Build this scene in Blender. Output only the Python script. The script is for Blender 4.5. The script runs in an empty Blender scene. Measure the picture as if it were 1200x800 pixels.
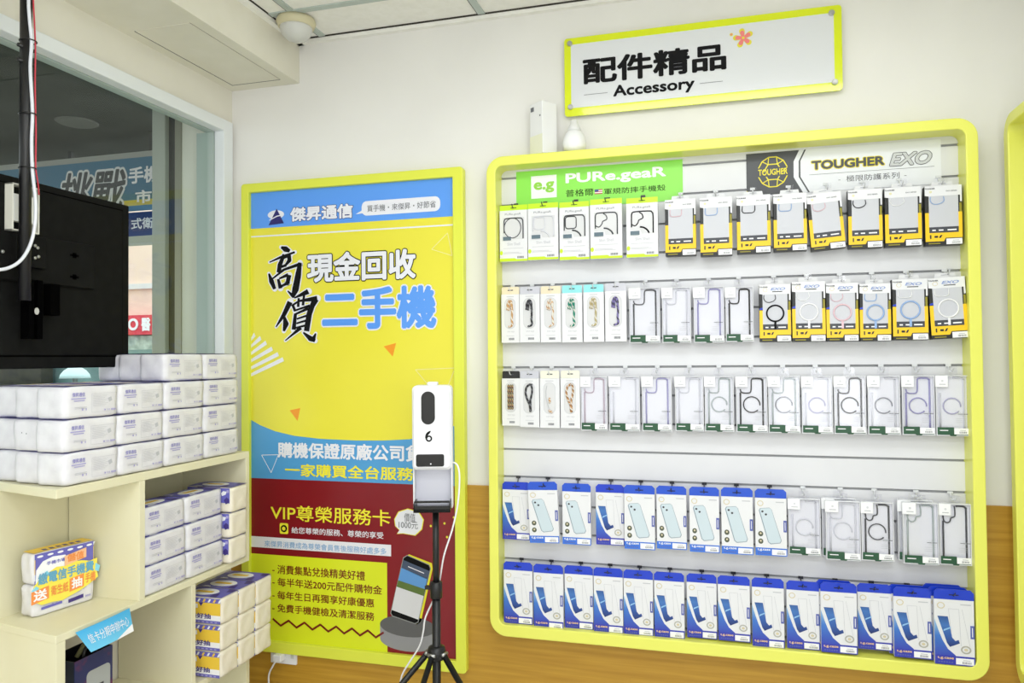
import bpy, bmesh, math, random
from mathutils import Matrix, Vector
random.seed(7)
sc = bpy.context.scene
COL = sc.collection

# ------------------------------------------------------------------ camera
F = 877.45
YAW, PITCH, ROLL = .2728, .0215, .0088
CAM = Vector((1.751, -2.4, 1.5))
_R = (Matrix.Rotation(YAW, 3, 'Z') @ Matrix.Rotation(PITCH, 3, 'X') @ Matrix.Rotation(ROLL, 3, 'Y'))
cd = bpy.data.cameras.new('camera')
cd.sensor_width = 36.0
cd.lens = F / 1200 * 36
cd.clip_start = .02
co = bpy.data.objects.new('camera', cd)
COL.objects.link(co)
right, fwd, up = _R @ Vector((1, 0, 0)), _R @ Vector((0, 1, 0)), _R @ Vector((0, 0, 1))
mw = Matrix.Identity(4)
for i in range(3):
    mw[i][0], mw[i][1], mw[i][2], mw[i][3] = right[i], up[i], -fwd[i], CAM[i]
co.matrix_world = mw
sc.camera = co


def ray(px, py):
    return _R @ Vector(((px - 600) / F, 1, -(py - 400) / F))


def W(px, py, y=0.0):           # where the sight line meets a plane parallel to the back wall
    d = ray(px, py)
    return CAM + d * ((y - CAM.y) / d.y)


def LW(px, py, x=0.0):          # ... a plane parallel to the left wall
    d = ray(px, py)
    return CAM + d * ((x - CAM.x) / d.x)


# ------------------------------------------------------------------ light
sc.view_settings.view_transform = 'Standard'
sc.view_settings.look = 'None'
sc.view_settings.gamma = 1
sc.view_settings.exposure = 0.0
sc.view_settings.use_curve_mapping = False
world = bpy.data.worlds.new('World')
sc.world = world
world.use_nodes = True
world.node_tree.nodes['Background'].inputs[0].default_value = (.93, .97, 1, 1)
world.node_tree.nodes['Background'].inputs[1].default_value = 1.8


RYL = -5.15
RWL = 2.55


def area(name, loc, sx, sy, power, col=(.94, .975, 1), rot=(0, 0, 0)):
    l = bpy.data.lights.new(name, 'AREA')
    l.shape = 'RECTANGLE'
    l.size, l.size_y, l.energy, l.color = sx, sy, power, col
    o = bpy.data.objects.new(name, l)
    o.location, o.rotation_euler = loc, rot
    COL.objects.link(o)
    return o


area('ceiling_light_panel', (1.75, -1.25, 2.63), 1.2, .5, 14)
area('ceiling_light_panel', (1.55, -2.5, 2.63), 1.4, .6, 20)
area('ceiling_light_panel', (1.35, -3.9, 2.63), 1.4, .6, 20)
area('rear_fill_light', (1.3, RYL, 1.45), 2.3, 2.1, 10, (.93, .975, 1), (math.radians(97), 0, 0))  # added fill before the solid front wall, lifts ceiling and back wall
area('side_fill_light', (RWL, -2.6, 1.7), 1.8, 1.6, 31, (.95, .98, 1), (math.radians(95), 0, math.radians(66)))  # unseen fill panel added at the right wall to brighten the window side
sc.cycles.max_bounces = 10
sc.cycles.transparent_max_bounces = 24
sc.cycles.use_denoising = True

# ------------------------------------------------------------------ materials
MATS = {}


def lin(c):
    c /= 255
    return c / 12.92 if c <= .04045 else ((c + .055) / 1.055) ** 2.4


def L3(rgb):
    return tuple(lin(c) for c in rgb) + (1,)


def mat(name, rgb, rough=.5, metal=0, spec=.5, emit=0, alpha=1, coat=0):
    if name in MATS:
        return MATS[name]
    m = bpy.data.materials.new(name)
    m.use_nodes = True
    b = m.node_tree.nodes['Principled BSDF']
    b.inputs['Base Color'].default_value = L3(rgb)
    b.inputs['Roughness'].default_value = rough
    b.inputs['Metallic'].default_value = metal
    b.inputs['Specular IOR Level'].default_value = spec
    b.inputs['Alpha'].default_value = alpha
    b.inputs['Coat Weight'].default_value = coat
    if emit:
        b.inputs['Emission Color'].default_value = L3(rgb)
        b.inputs['Emission Strength'].default_value = emit
    MATS[name] = m
    return m


def noisy(name, rgb, rgb2, scale=(1, 1, 1), nscale=8, rough=.5, bump=0, detail=4, spec=.5, lo=.35, hi=.65):
    m = mat(name, rgb, rough, spec=spec)
    nt = m.node_tree
    b = nt.nodes['Principled BSDF']
    tc = nt.nodes.new('ShaderNodeTexCoord')
    mp = nt.nodes.new('ShaderNodeMapping')
    mp.inputs['Scale'].default_value = scale
    n = nt.nodes.new('ShaderNodeTexNoise')
    n.inputs['Scale'].default_value = nscale
    n.inputs['Detail'].default_value = detail
    r = nt.nodes.new('ShaderNodeValToRGB')
    r.color_ramp.elements[0].position, r.color_ramp.elements[1].position = lo, hi
    r.color_ramp.elements[0].color, r.color_ramp.elements[1].color = L3(rgb), L3(rgb2)
    nt.links.new(tc.outputs['Object'], mp.inputs['Vector'])
    nt.links.new(mp.outputs[0], n.inputs['Vector'])
    nt.links.new(n.outputs['Fac'], r.inputs['Fac'])
    nt.links.new(r.outputs['Color'], b.inputs['Base Color'])
    if bump:
        bn = nt.nodes.new('ShaderNodeBump')
        bn.inputs['Strength'].default_value = bump
        bn.inputs['Distance'].default_value = .004
        nt.links.new(n.outputs['Fac'], bn.inputs['Height'])
        nt.links.new(bn.outputs[0], b.inputs['Normal'])
    return m


def clear(name, tint, gloss, rough=.03):
    m = bpy.data.materials.new(name)
    m.use_nodes = True
    nt = m.node_tree
    nt.nodes.clear()
    out = nt.nodes.new('ShaderNodeOutputMaterial')
    t = nt.nodes.new('ShaderNodeBsdfTransparent')
    t.inputs[0].default_value = tint
    g = nt.nodes.new('ShaderNodeBsdfGlossy')
    g.inputs['Roughness'].default_value = rough
    g.inputs['Color'].default_value = (1, 1, 1, 1)
    f = nt.nodes.new('ShaderNodeLayerWeight')
    f.inputs['Blend'].default_value = .5
    pw = nt.nodes.new('ShaderNodeMath')
    pw.operation = 'POWER'
    pw.inputs[1].default_value = 5
    nt.links.new(f.outputs['Facing'], pw.inputs[0])
    mu = nt.nodes.new('ShaderNodeMath')
    mu.operation = 'MULTIPLY_ADD'
    mu.inputs[1].default_value = .9 * gloss
    mu.inputs[2].default_value = .035 * gloss
    mx = nt.nodes.new('ShaderNodeMixShader')
    nt.links.new(pw.outputs[0], mu.inputs[0])
    nt.links.new(mu.outputs[0], mx.inputs[0])
    nt.links.new(t.outputs[0], mx.inputs[1])
    nt.links.new(g.outputs[0], mx.inputs[2])
    nt.links.new(mx.outputs[0], out.inputs['Surface'])
    MATS[name] = m
    return m


def gradient(name, stops, z0, z1, rough=.35):
    m = mat(name, stops[0][1], rough)
    nt = m.node_tree
    tc = nt.nodes.new('ShaderNodeTexCoord')
    sp = nt.nodes.new('ShaderNodeSeparateXYZ')
    mr = nt.nodes.new('ShaderNodeMapRange')
    mr.inputs['From Min'].default_value, mr.inputs['From Max'].default_value = z0, z1
    r = nt.nodes.new('ShaderNodeValToRGB')
    e = r.color_ramp.elements
    while len(e) < len(stops):
        e.new(.5)
    for k, (p, c) in enumerate(stops):
        e[k].position, e[k].color = p, L3(c)
    nt.links.new(tc.outputs['Object'], sp.inputs[0])
    nt.links.new(sp.outputs['Z'], mr.inputs['Value'])
    nt.links.new(mr.outputs[0], r.inputs['Fac'])
    nt.links.new(r.outputs['Color'], nt.nodes['Principled BSDF'].inputs['Base Color'])
    return m


wall_white = noisy('wall_paint', (242, 240, 236), (238, 236, 232), nscale=3, rough=.7, spec=.25)
wall_left_m = noisy('wall_paint_cream', (236, 232, 220), (230, 226, 212), nscale=3, rough=.7, spec=.25)
beam_m = noisy('beam_paint', (240, 236, 222), (232, 228, 212), nscale=5, rough=.75, spec=.2)
ceil_m = noisy('ceiling_tile', (250, 248, 242), (245, 243, 236), nscale=40, rough=.9, spec=.1)
tbar_m = mat('ceiling_grid', (186, 196, 190), .5)
dark_line = mat('shadow_gap', (52, 48, 42), .8)
floor_m = noisy('floor_tile', (230, 230, 228), (220, 220, 218), nscale=6, rough=.4)
wood_m = noisy('wood_laminate', (206, 160, 56), (176, 128, 34), scale=(.9, 1, 22), nscale=3.4, rough=.45, detail=6, lo=.25, hi=.75)
lime_m = mat('lime_lacquer', (238, 239, 104), .3, coat=.15)
slat_m = noisy('slatwall_white', (228, 228, 232), (225, 225, 229), nscale=4, rough=.35)
groove_m = mat('slat_groove', (168, 169, 172), .6)
white_m = mat('white_plastic', (242, 242, 246), .35)
shelf_m = noisy('shelf_cream', (232, 227, 196), (228, 222, 188), nscale=5, rough=.45)
frame_white = mat('window_white', (236, 240, 242), .35)
glass_m = clear('window_glass', (.93, .96, .94, 1), .6, .0)
clear_m = clear('clear_plastic', (.97, .97, .98, 1), .8, .06)
film_m = clear('plastic_film', (.96, .96, .98, 1), 1.0, .15)
black_m = noisy('black_plastic', (24, 24, 23), (20, 20, 19), nscale=30, rough=.75, spec=.08)
seam_m = mat('seam_black', (6, 6, 6), .9, spec=0)
black2 = mat('black_gloss', (14, 14, 15), .25)
steel_black = mat('black_steel', (20, 20, 22), .4, spec=.5)
steel = mat('brushed_steel', (180, 180, 178), .35, metal=.9)
white_ink = mat('white_ink', (250, 250, 252), .5)
black_ink = mat('black_ink', (16, 16, 18), .6, spec=.15)
grey_ink = mat('grey_ink', (110, 112, 118), .5)
pale_ink = mat('pale_grey_ink', (196, 197, 203), .5)
tissue_m = noisy('tissue_film', (232, 231, 234), (224, 222, 227), nscale=26, rough=.38, bump=.35)
tissue_warm = noisy('tissue_film_warm', (246, 238, 220), (238, 230, 210), nscale=26, rough=.4, bump=.35)


# ------------------------------------------------------------------ mesh builder
TXT = {}


def text_geo(body, shear):
    key = (body, shear)
    if key not in TXT:
        c = bpy.data.curves.new('lettering', 'FONT')
        c.body = body
        c.shear = shear
        c.resolution_u = 3
        c.fill_mode = 'FRONT'
        o = bpy.data.objects.new('lettering', c)
        COL.objects.link(o)
        bpy.context.view_layer.update()
        me = bpy.data.meshes.new_from_object(o.evaluated_get(bpy.context.evaluated_depsgraph_get()))
        vs = [(v.co.x, v.co.y) for v in me.vertices]
        fs = [tuple(p.vertices) for p in me.polygons]
        bpy.data.meshes.remove(me)
        bpy.data.objects.remove(o)
        bpy.data.curves.remove(c)
        xs, ys = [v[0] for v in vs] or [0], [v[1] for v in vs] or [0]
        x0, x1, y0, y1 = min(xs), max(xs), min(ys), max(ys)
        sx, sy = (x1 - x0) or 1, (y1 - y0) or 1
        TXT[key] = ([((x - x0) / sx, (y - y0) / sy) for x, y in vs], fs, sx, sy)
    return TXT[key]


class MB:
    def __init__(self, world=None):
        self.v, self.f, self.mi, self.sm, self.mats = [], [], [], [], []
        self.off = Vector(world) if world is not None else Vector((0, 0, 0))

    def add(self, vs, fs, m, smooth=False):
        if m not in self.mats:
            self.mats.append(m)
        k, b = self.mats.index(m), len(self.v)
        self.v += [tuple(Vector(p) - self.off) for p in vs]
        for f in fs:
            self.f.append(tuple(b + i for i in f))
            self.mi.append(k)
            self.sm.append(smooth)
        return self

    def box(self, x0, x1, y0, y1, z0, z1, m):
        vs = [(x, y, z) for x in (x0, x1) for y in (y0, y1) for z in (z0, z1)]
        return self.add(vs, [(0, 1, 3, 2), (4, 6, 7, 5), (0, 4, 5, 1), (2, 3, 7, 6), (0, 2, 6, 4), (1, 5, 7, 3)], m)

    def poly(self, pts, y, m):                      # flat print in the x-z plane
        return self.add([(p[0], y, p[1]) for p in pts], [tuple(range(len(pts)))], m)

    def rect(self, x0, x1, z0, z1, y, m):
        return self.poly([(x0, z0), (x1, z0), (x1, z1), (x0, z1)], y, m)

    def prism(self, pts, y0, y1, m):
        n = len(pts)
        vs = [(p[0], y0, p[1]) for p in pts] + [(p[0], y1, p[1]) for p in pts]
        fs = [tuple(range(n)), tuple(range(2 * n - 1, n - 1, -1))]
        fs += [(i, n + i, n + (i + 1) % n, (i + 1) % n) for i in range(n)]
        return self.add(vs, fs, m)

    def slab(self, pts, z0, z1, m):                 # extruded along z, pts are (x, y)
        n = len(pts)
        vs = [(p[0], p[1], z0) for p in pts] + [(p[0], p[1], z1) for p in pts]
        fs = [tuple(range(n)), tuple(range(2 * n - 1, n - 1, -1))]
        fs += [(i, n + i, n + (i + 1) % n, (i + 1) % n) for i in range(n)]
        return self.add(vs, fs, m)

    def ring(self, outer, inner, y0, y1, m):        # two loops of equal length: a frame with depth
        n = len(outer)
        vs = [(p[0], y, p[1]) for y in (y0, y1) for lp in (outer, inner) for p in lp]
        fs = []
        for i in range(n):
            j = (i + 1) % n
            fs += [(i, j, n + j, n + i), (2 * n + i, 3 * n + i, 3 * n + j, 2 * n + j),
                   (i, 2 * n + i, 2 * n + j, j), (n + i, n + j, 3 * n + j, 3 * n + i)]
        return self.add(vs, fs, m)

    def tube(self, pts, r, m, n=8, closed=False):
        pts = [Vector(p) for p in pts]
        vs, N = [], len(pts)
        for i, p in enumerate(pts):
            a = pts[(i - 1) % N] if closed or i > 0 else p
            b = pts[(i + 1) % N] if closed or i < N - 1 else p
            t = (b - a).normalized()
            u = t.orthogonal() if abs(t.y) > .99 else t.cross(Vector((0, 1, 0)))
            u.normalize()
            w = t.cross(u)
            rr = r[i] if isinstance(r, (list, tuple)) else r
            for k in range(n):
                an = 2 * math.pi * k / n
                vs.append(tuple(p + u * math.cos(an) * rr + w * math.sin(an) * rr))
        fs = []
        for i in range(N if closed else N - 1):
            for k in range(n):
                a, b = i * n, ((i + 1) % N) * n
                fs.append((a + k, a + (k + 1) % n, b + (k + 1) % n, b + k))
        if not closed:
            fs += [tuple(range(n - 1, -1, -1)), tuple(range((N - 1) * n, N * n))]
        return self.add(vs, fs, m, True)

    def lathe(self, prof, c, m, n=28):              # prof of (r, z) about a vertical axis
        vs, fs = [], []
        for r, z in prof:
            for k in range(n):
                a = 2 * math.pi * k / n
                vs.append((c[0] + r * math.cos(a), c[1] + r * math.sin(a), c[2] + z))
        for i in range(len(prof) - 1):
            for k in range(n):
                fs.append((i * n + k, i * n + (k + 1) % n, (i + 1) * n + (k + 1) % n, (i + 1) * n + k))
        fs += [tuple(range(n)), tuple(range((len(prof) - 1) * n, len(prof) * n))]
        return self.add(vs, fs, m, True)

    def text(self, body, x0, z0, x1, z1, y, m, bold=.02, shear=0, grow=0):
        """lettering fitted to a box; bold and grow thicken the strokes, in units of the letter height"""
        vs, fs, sx, sy = text_geo(body, shear)
        kx, kz = (x1 - x0) / sx, (z1 - z0) / sy
        x0, x1, z0, z1 = x0 + bold * kx, x1 - bold * kx, z0 + bold * kz, z1 - bold * kz
        r = bold + grow
        n = 1 if r < .008 else (4 if r < .02 else (8 if r < .05 else 12))
        sh = [(0, 0)] + ([(r * math.cos(2 * math.pi * (k + .5) / n), r * math.sin(2 * math.pi * (k + .5) / n)) for k in range(n)] if n > 1 else [])
        if r > .05:
            sh += [(r * .55 * math.cos(2 * math.pi * k / 8), r * .55 * math.sin(2 * math.pi * k / 8)) for k in range(8)]
        for i, (dx, dz) in enumerate(sh):
            self.add([(x0 + u * (x1 - x0) + dx * kx, y - i * 1.6e-5, z0 + v * (z1 - z0) + dz * kz) for u, v in vs], fs, m)
        return self

    def stroke(self, pts, y, m, fn=None, grow=0):   # brush line: (x, z, width)
        pts = [(p[0], p[1], p[2] + grow) for p in pts]
        y -= 1.5e-5 * len(self.f) % 3e-4
        for i in range(len(pts) - 1):
            (ax, az, aw), (bx, bz, bw) = pts[i], pts[i + 1]
            d = math.hypot(bx - ax, bz - az) or 1e-6
            nx, nz = -(bz - az) / d / 2, (bx - ax) / d / 2
            q = [(ax + nx * aw, az + nz * aw), (bx + nx * bw, bz + nz * bw), (bx - nx * bw, bz - nz * bw), (ax - nx * aw, az - nz * aw)]
            self.poly([fn(*p) for p in q] if fn else q, y - i * 1.5e-5, m)
        y -= 1.5e-5 * len(pts)
        for (ax, az, aw) in (pts if grow else pts[1:-1]):
            q = [(ax + aw / 2 * math.cos(k * math.pi / 5), az + aw / 2 * math.sin(k * math.pi / 5)) for k in range(10)]
            self.poly([fn(*p) for p in q] if fn else q, y, m)
            y -= 1.5e-5
        return self

    def build(self, name, parent=None, bevel=0, seg=2, fix=True):
        me = bpy.data.meshes.new(name)
        me.from_pydata(self.v, [], self.f)
        for m in self.mats:
            me.materials.append(m)
        me.polygons.foreach_set('material_index', self.mi)
        me.polygons.foreach_set('use_smooth', self.sm)
        if fix:
            b = bmesh.new()
            b.from_mesh(me)
            bmesh.ops.recalc_face_normals(b, faces=b.faces)
            b.to_mesh(me)
            b.free()
        o = bpy.data.objects.new(name, me)
        COL.objects.link(o)
        if parent is not None:
            o.parent = parent
        elif self.off.length:
            o.location = self.off
        if bevel:
            md = o.modifiers.new('bevel', 'BEVEL')
            md.width, md.segments, md.limit_method = bevel, seg, 'ANGLE'
        return o


def tag(o, label, cat, group=None):
    o['label'], o['category'] = label, cat
    if group:
        o['group'] = group
    return o


def thing(name, label, cat, loc=(0, 0, 0), rot=(0, 0, 0), group=None):
    o = bpy.data.objects.new(name, None)
    o.empty_display_size = .05
    o.location, o.rotation_euler = loc, rot
    COL.objects.link(o)
    return tag(o, label, cat, group)


def struct(name, mb, parent=None, bevel=0):
    o = mb.build(name, parent, bevel)
    if parent is None:
        o['kind'] = 'structure'
    return o


def dup(root, loc, label, rot=None, skip=()):
    r = root.copy()
    COL.objects.link(r)
    r.location = loc
    if rot is not None:
        r.rotation_euler = rot
    r['label'] = label
    for ch in root.children:
        if ch.name.split('.')[0] in skip:
            continue
        c = ch.copy()
        COL.objects.link(c)
        c.parent = r
        for g in ch.children:
            d = g.copy()
            COL.objects.link(d)
            d.parent = c
    return r


def rrect(x0, x1, z0, z1, r, n=6):
    out = []
    for cx, cz, a0 in ((x1 - r, z1 - r, 0), (x0 + r, z1 - r, 90), (x0 + r, z0 + r, 180), (x1 - r, z0 + r, 270)):
        for k in range(n + 1):
            a = math.radians(a0 + 90 * k / n)
            out.append((cx + r * math.cos(a), cz + r * math.sin(a)))
    return out


def circ(cx, cz, r, n=24, rz=None):
    return [(cx + r * math.cos(2 * math.pi * k / n), cz + (rz or r) * math.sin(2 * math.pi * k / n)) for k in range(n)]


def spline(pts, n=8):                               # Catmull-Rom through points
    P = [Vector(p) for p in pts]
    out = []
    for i in range(len(P) - 1):
        a, b, c, d = P[max(i - 1, 0)], P[i], P[i + 1], P[min(i + 2, len(P) - 1)]
        for k in range(n):
            t = k / n
            out.append(.5 * ((2 * b) + (c - a) * t + (2 * a - 5 * b + 4 * c - d) * t * t + (3 * b - a - 3 * c + d) * t ** 3))
    return out + [P[-1]]


# ------------------------------------------------------------------ room shell
CEIL, RW, RY = 2.66, 2.60, -5.2
struct('floor', MB().box(-.12, RW + .1, RY - .1, .1, -.1, 0, floor_m))
struct('wall_back', MB().box(-.10, RW + .1, 0, .1, 0, CEIL + .1, wall_white))
struct('wall_right', MB().box(RW, RW + .1, RY, 0, 0, CEIL + .1, wall_white))
struct('wall_front', MB().box(0, RW, RY - .1, RY, 0, CEIL + .1, wall_white))
WY0, WY1, WZ0, WZ1 = -3.2, -.062, 1.12, 2.342
b = MB()
b.box(-.1, 0, RY, 0, 0, WZ0, wall_left_m)
b.box(-.045, 0, RY, 0, WZ1, CEIL + .1, wall_left_m)
b.box(-.1, 0, WY1, 0, WZ0, WZ1, wall_left_m)
b.box(-.1, 0, RY, WY0, WZ0, WZ1, wall_left_m)
struct('wall_left', b)
b = MB()
b.box(0, RW, RY, 0, CEIL, CEIL + .1, ceil_m)
struct('ceiling', b)
# ceiling grid: thin bars just under the tiles
b = MB()
for k in range(4):
    x = .389 + .6 * k
    b.box(x - .012, x + .012, RY, 0, CEIL - .004, CEIL, tbar_m)
    b.box(x - .0145, x - .012, RY, 0, CEIL - .0035, CEIL, dark_line)
for k in range(9):
    y = -.215 - .6 * k
    b.box(.288, RW, y - .012, y + .012, CEIL - .0045, CEIL, tbar_m)
b.box(.284, .304, RY, 0, CEIL - .018, CEIL, ceil_m)
b.box(.304, .3065, RY, 0, CEIL - .005, CEIL, dark_line)
b.box(.284, RW, -.018, 0, CEIL - .018, CEIL, ceil_m)
b.box(.304, RW, -.0205, -.018, CEIL - .005, CEIL, dark_line)
struct('trim_1', b)
# boxed beam along the window wall
bm_ = struct('trim_2', MB().box(0, .284, RY, 0, 2.505, CEIL, beam_m))
b = MB()
b.box(.044, .240, -.53, -.058, 2.5035, 2.505, beam_m)
b.box(.0415, .044, -.53, -.055, 2.503, 2.505, dark_line)
b.box(.044, .240, -.058, -.0555, 2.503, 2.505, dark_line)
b.box(.240, .2412, -.53, -.0555, 2.5035, 2.505, mat('gap_soft', (168, 162, 146), .8))
b.build('access_panel', bm_)
# wainscot
struct('trim_3', MB().box(.0, RW, -.008, 0, 0, 1.073, wood_m))
struct('baseboard_back', MB().box(.0, RW, -.016, -.008, 0, .09, wood_m))

# window in the left wall
win = bpy.data.objects.new('window_1', None)
COL.objects.link(win)
win['kind'] = 'structure'
b = MB()
fw = .042
b.box(-.028, .014, WY1 - .004, -.014, WZ0 - .03, WZ1 + .038, frame_white)
b.box(-.028, .014, WY0, WY1, WZ1 - .004, WZ1 + .038, frame_white)
b.box(-.098, .003, WY0 + .001, WY1 - .001, WZ0 - .03, WZ0 + .003, frame_white)
b.box(-.1, .014, WY0 - .04, WY0, WZ0 - .03, WZ1 + .038, frame_white)
b.build('window_frame', win, .003)
reveal_m = mat('window_gasket', (176, 190, 184), .4)
b = MB()
b.box(-.098, -.0285, WY1 - .012, WY1 - .0005, WZ0, WZ1 - .008, reveal_m)
b.box(-.058, -.0285, WY0, WY1 - .0005, WZ1 - .008, WZ1 - .0005, reveal_m)
b.build('glazing_bead', win)
MB().box(-.052, -.046, WY0, WY1 - .006, WZ0, WZ1 - .006, glass_m).build('glass_pane', win)

# ------------------------------------------------------------------ outside the window
out_grey = noisy('arcade_concrete', (76, 79, 74), (66, 69, 64), nscale=4, rough=.9, spec=.0)
out_beige = noisy('arcade_wall_paint', (240, 240, 228), (232, 232, 220), nscale=4, rough=.8)
struct('arcade_ceiling', MB().box(-3.2, -.05, RY, 1.25, 2.72, 2.8, out_grey))
struct('arcade_floor', MB().box(-16, -.12, RY - 4, 14, -.15, -.02, noisy('paving', (150, 148, 142), (130, 128, 122), nscale=3, rough=.8)))
struct('arcade_wall', MB().box(-.222, -.1, .0, .3, -.02, 2.72, out_beige))
b = MB()
b.box(-.250, -.222, -.006, .05, -.02, 2.72, mat('rail_aluminium', (150, 150, 134), .4, metal=.3))
b.box(-.292, -.250, .012, .05, -.02, 2.72, mat('rail_channel', (52, 52, 50), .6))
tag(b.build('shutter_rail'), 'dark grey vertical shutter rail outside the window beside the beige wall', 'rail')
tag(MB().box(-.352, -.292, -.01, .06, -.02, 2.72, mat('post_paint', (176, 182, 172), .5)).build('door_post', None, .004),
    'pale grey vertical post outside the window, left of the dark shutter rail', 'post')
# recessed downlight in the arcade
dl = thing('recessed_downlight', 'round unlit recessed downlight in the dark ceiling outside the window', 'light', (-1.40, .66, 2.72))
b = MB()
b.lathe([(.075, -.004), (.092, -.006), (.10, 0), (.075, 0)], (0, 0, 0), mat('downlight_trim', (104, 106, 98), .6, spec=.1))
b.build('trim_ring', dl)
b = MB()
b.lathe([(.074, -.003), (.0, -.003)], (0, 0, 0), mat('downlight_dark', (48, 47, 36), .8, spec=0))
b.build('reflector', dl)
# hanging signs
SY = .85
sg = thing('hanging_sign', 'blue sign with outlined brush writing hanging outside the window behind the screen', 'sign', (-1.3, SY, 2.2))
OFF = (-1.3, SY, 2.2)


def wp(px, py, y):
    p = W(px, py, y)
    return (p.x, p.z)


blue_out = mat('sign_blue', (66, 120, 150), .5)
x0, x1 = W(-90, 230, SY).x, W(196, 230, SY).x
zt, zb = W(165, 184, SY).z, W(170, 240, SY).z
b = MB(OFF)
b.box(x0, x1, SY, SY + .12, zb, zt, blue_out)
b.rect(x0, x1, zb, zb + .030, SY - .001, mat('sign_yellow', (220, 200, 70), .5))
b.box(x0 - .02, x1, SY, SY + .13, zt, zt + .03, mat('sign_rim', (170, 172, 165), .5))
b.build('panel', sg)
b = MB(OFF)
gm = mat('sign_brush_grey', (70, 72, 74), .5)
p, q = wp(68, 262, SY), wp(148, 199, SY)
b.text('挑戰', p[0], p[1] + .03, q[0], q[1] + .01, SY - .003, gm, .02, .25)
b.text('挑戰', p[0], p[1] + .03, q[0], q[1] + .01, SY - .002, mat('sign_brush_white', (230, 232, 232), .5), .02, .25, grow=.05)
p, q = wp(151, 216, SY), wp(188, 193, SY)
b.text('手機', p[0], p[1], q[0], q[1], SY - .003, white_ink, .03)
p, q = wp(159, 239, SY), wp(199, 220, SY)
b.text('市場', p[0], p[1], q[0], q[1], SY - .003, white_ink, .03)
b.build('lettering', sg)
b = MB(OFF)
for xx in (x0 + .15, x1 - .15):
    b.box(xx - .01, xx + .01, SY + .05, SY + .07, zt + .03, 2.72, mat('hanger_grey', (60, 62, 60), .6))
b.build('hanger', sg)
sg = thing('hanging_sign', 'narrow navy sign with white characters below the blue sign outside the window', 'sign', (-1.3, SY + .2, 2.0))
OFF = (-1.3, SY + .2, 2.0)
y = SY + .2
zt, zb = W(168, 248, y).z, W(168, 276, y).z
b = MB(OFF)
b.box(W(60, 260, y).x, W(196, 260, y).x, y, y + .08, zb, zt, mat('sign_navy', (32, 50, 112), .5))
b.box(W(60, 260, y).x, W(196, 260, y).x, y, y + .08, zb - .04, zb, mat('sign_rim2', (190, 196, 186), .5))
b.build('panel', sg)
b = MB(OFF)
for xx in (W(60, 260, y).x + .1, W(196, 260, y).x - .1):
    b.box(xx - .01, xx + .01, y + .03, y + .05, zt, 2.72, mat('hanger_grey', (60, 62, 60), .6))
b.build('hanger', sg)
b = MB(OFF)
p, q = wp(154, 269, y), wp(180, 254, y)
b.text('式衛', p[0], p[1], q[0], q[1], y - .002, white_ink, .02)
b.build('lettering', sg)
# building over the street
YB = 7.0
bd = thing('street_building', 'pink plastered street building in daylight beyond the arcade', 'building', (W(165, 340, YB).x, YB, 0))
OFF = tuple(bd.location)
b = MB(OFF)
b.box(OFF[0] - 5, OFF[0] + 5, YB, YB + 1, 0, 5.5, noisy('pink_plaster', (246, 222, 204), (240, 214, 196), nscale=2, rough=.8))
b.build('facade', bd)
b = MB(OFF)
zl = W(165, 335, YB).z
b.box(OFF[0] - 5, OFF[0] + 5, YB - .06, YB, zl - .05, zl + .03, mat('ledge', (226, 226, 224), .7))
zl2 = W(165, 392, YB).z
b.box(OFF[0] - 5, OFF[0] + 5, YB - .12, YB, .0, zl2 - .02, noisy('shopfront_pale', (206, 224, 212), (150, 170, 160), nscale=9, rough=.6))
b.build('ledge', bd)
rs = thing('shop_sign', 'red and white shop sign on the pink building across the street', 'sign', (OFF[0], YB - .2, W(165, 392, YB - .2).z))
OF2 = tuple(rs.location)
b = MB(OF2)
y = YB - .2
b.box(OFF[0] - 2, OFF[0] + 2.2, y, y + .18, W(165, 392, y).z, W(165, 369, y).z, mat('sign_red', (226, 62, 78), .5))
b.build('panel', rs)
b = MB(OF2)
p, q = wp(166, 388, y), wp(177, 372, y)
b.text('醫', p[0], p[1], q[0], q[1], y - .01, white_ink, .03)
p, q = wp(152, 388, y), wp(161, 372, y)
cx, cz = (p[0] + q[0]) / 2, (p[1] + q[1]) / 2
b.ring(circ(cx, cz, (q[1] - p[1]) * .45), circ(cx, cz, (q[1] - p[1]) * .26), y - .012, y - .002, white_ink)
b.build('lettering', rs)
# street things glimpsed below the screen
YS = 3.0
p = W(88, 440, YS)
um = thing('parasol', 'pale cyan dome parasol seen in the street under the screen', 'parasol', (p.x, YS, 0))
b = MB()
rr = (W(106, 440, YS).x - W(73, 440, YS).x) / 2
zc = W(88, 443, YS).z
rr *= .8
b.lathe([(rr, zc), (rr * .92, zc + .035), (rr * .7, zc + .07), (rr * .4, zc + .095), (.01, zc + .105)], (0, 0, 0), mat('parasol_cyan', (214, 246, 248), .6), 24)
b.build('canopy', um)
MB().tube([(0, 0, 0), (0, 0, zc + .1)], .02, steel, 8).build('pole', um)
p0, p1 = W(47, 432, 4.2), W(119, 432, 4.2)
tag(MB().box(p0.x, p1.x + 1.2, 4.2, 4.3, 0, 1.62, noisy('hoarding_teal', (130, 164, 162), (92, 126, 124), nscale=3, rough=.6)).build('street_hoarding'),
    'teal hoarding in the street behind the cyan parasol', 'hoarding')
p0 = W(-120, 432, 4.0)
tag(MB().box(p0.x, W(48, 432, 4.0).x, 4.0, 4.15, 0, 1.62, noisy('hedge_dark', (60, 62, 46), (34, 36, 28), nscale=12, rough=.9)).build('street_wall'),
    'dark mottled low wall in the street left of the teal hoarding', 'wall')

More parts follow.
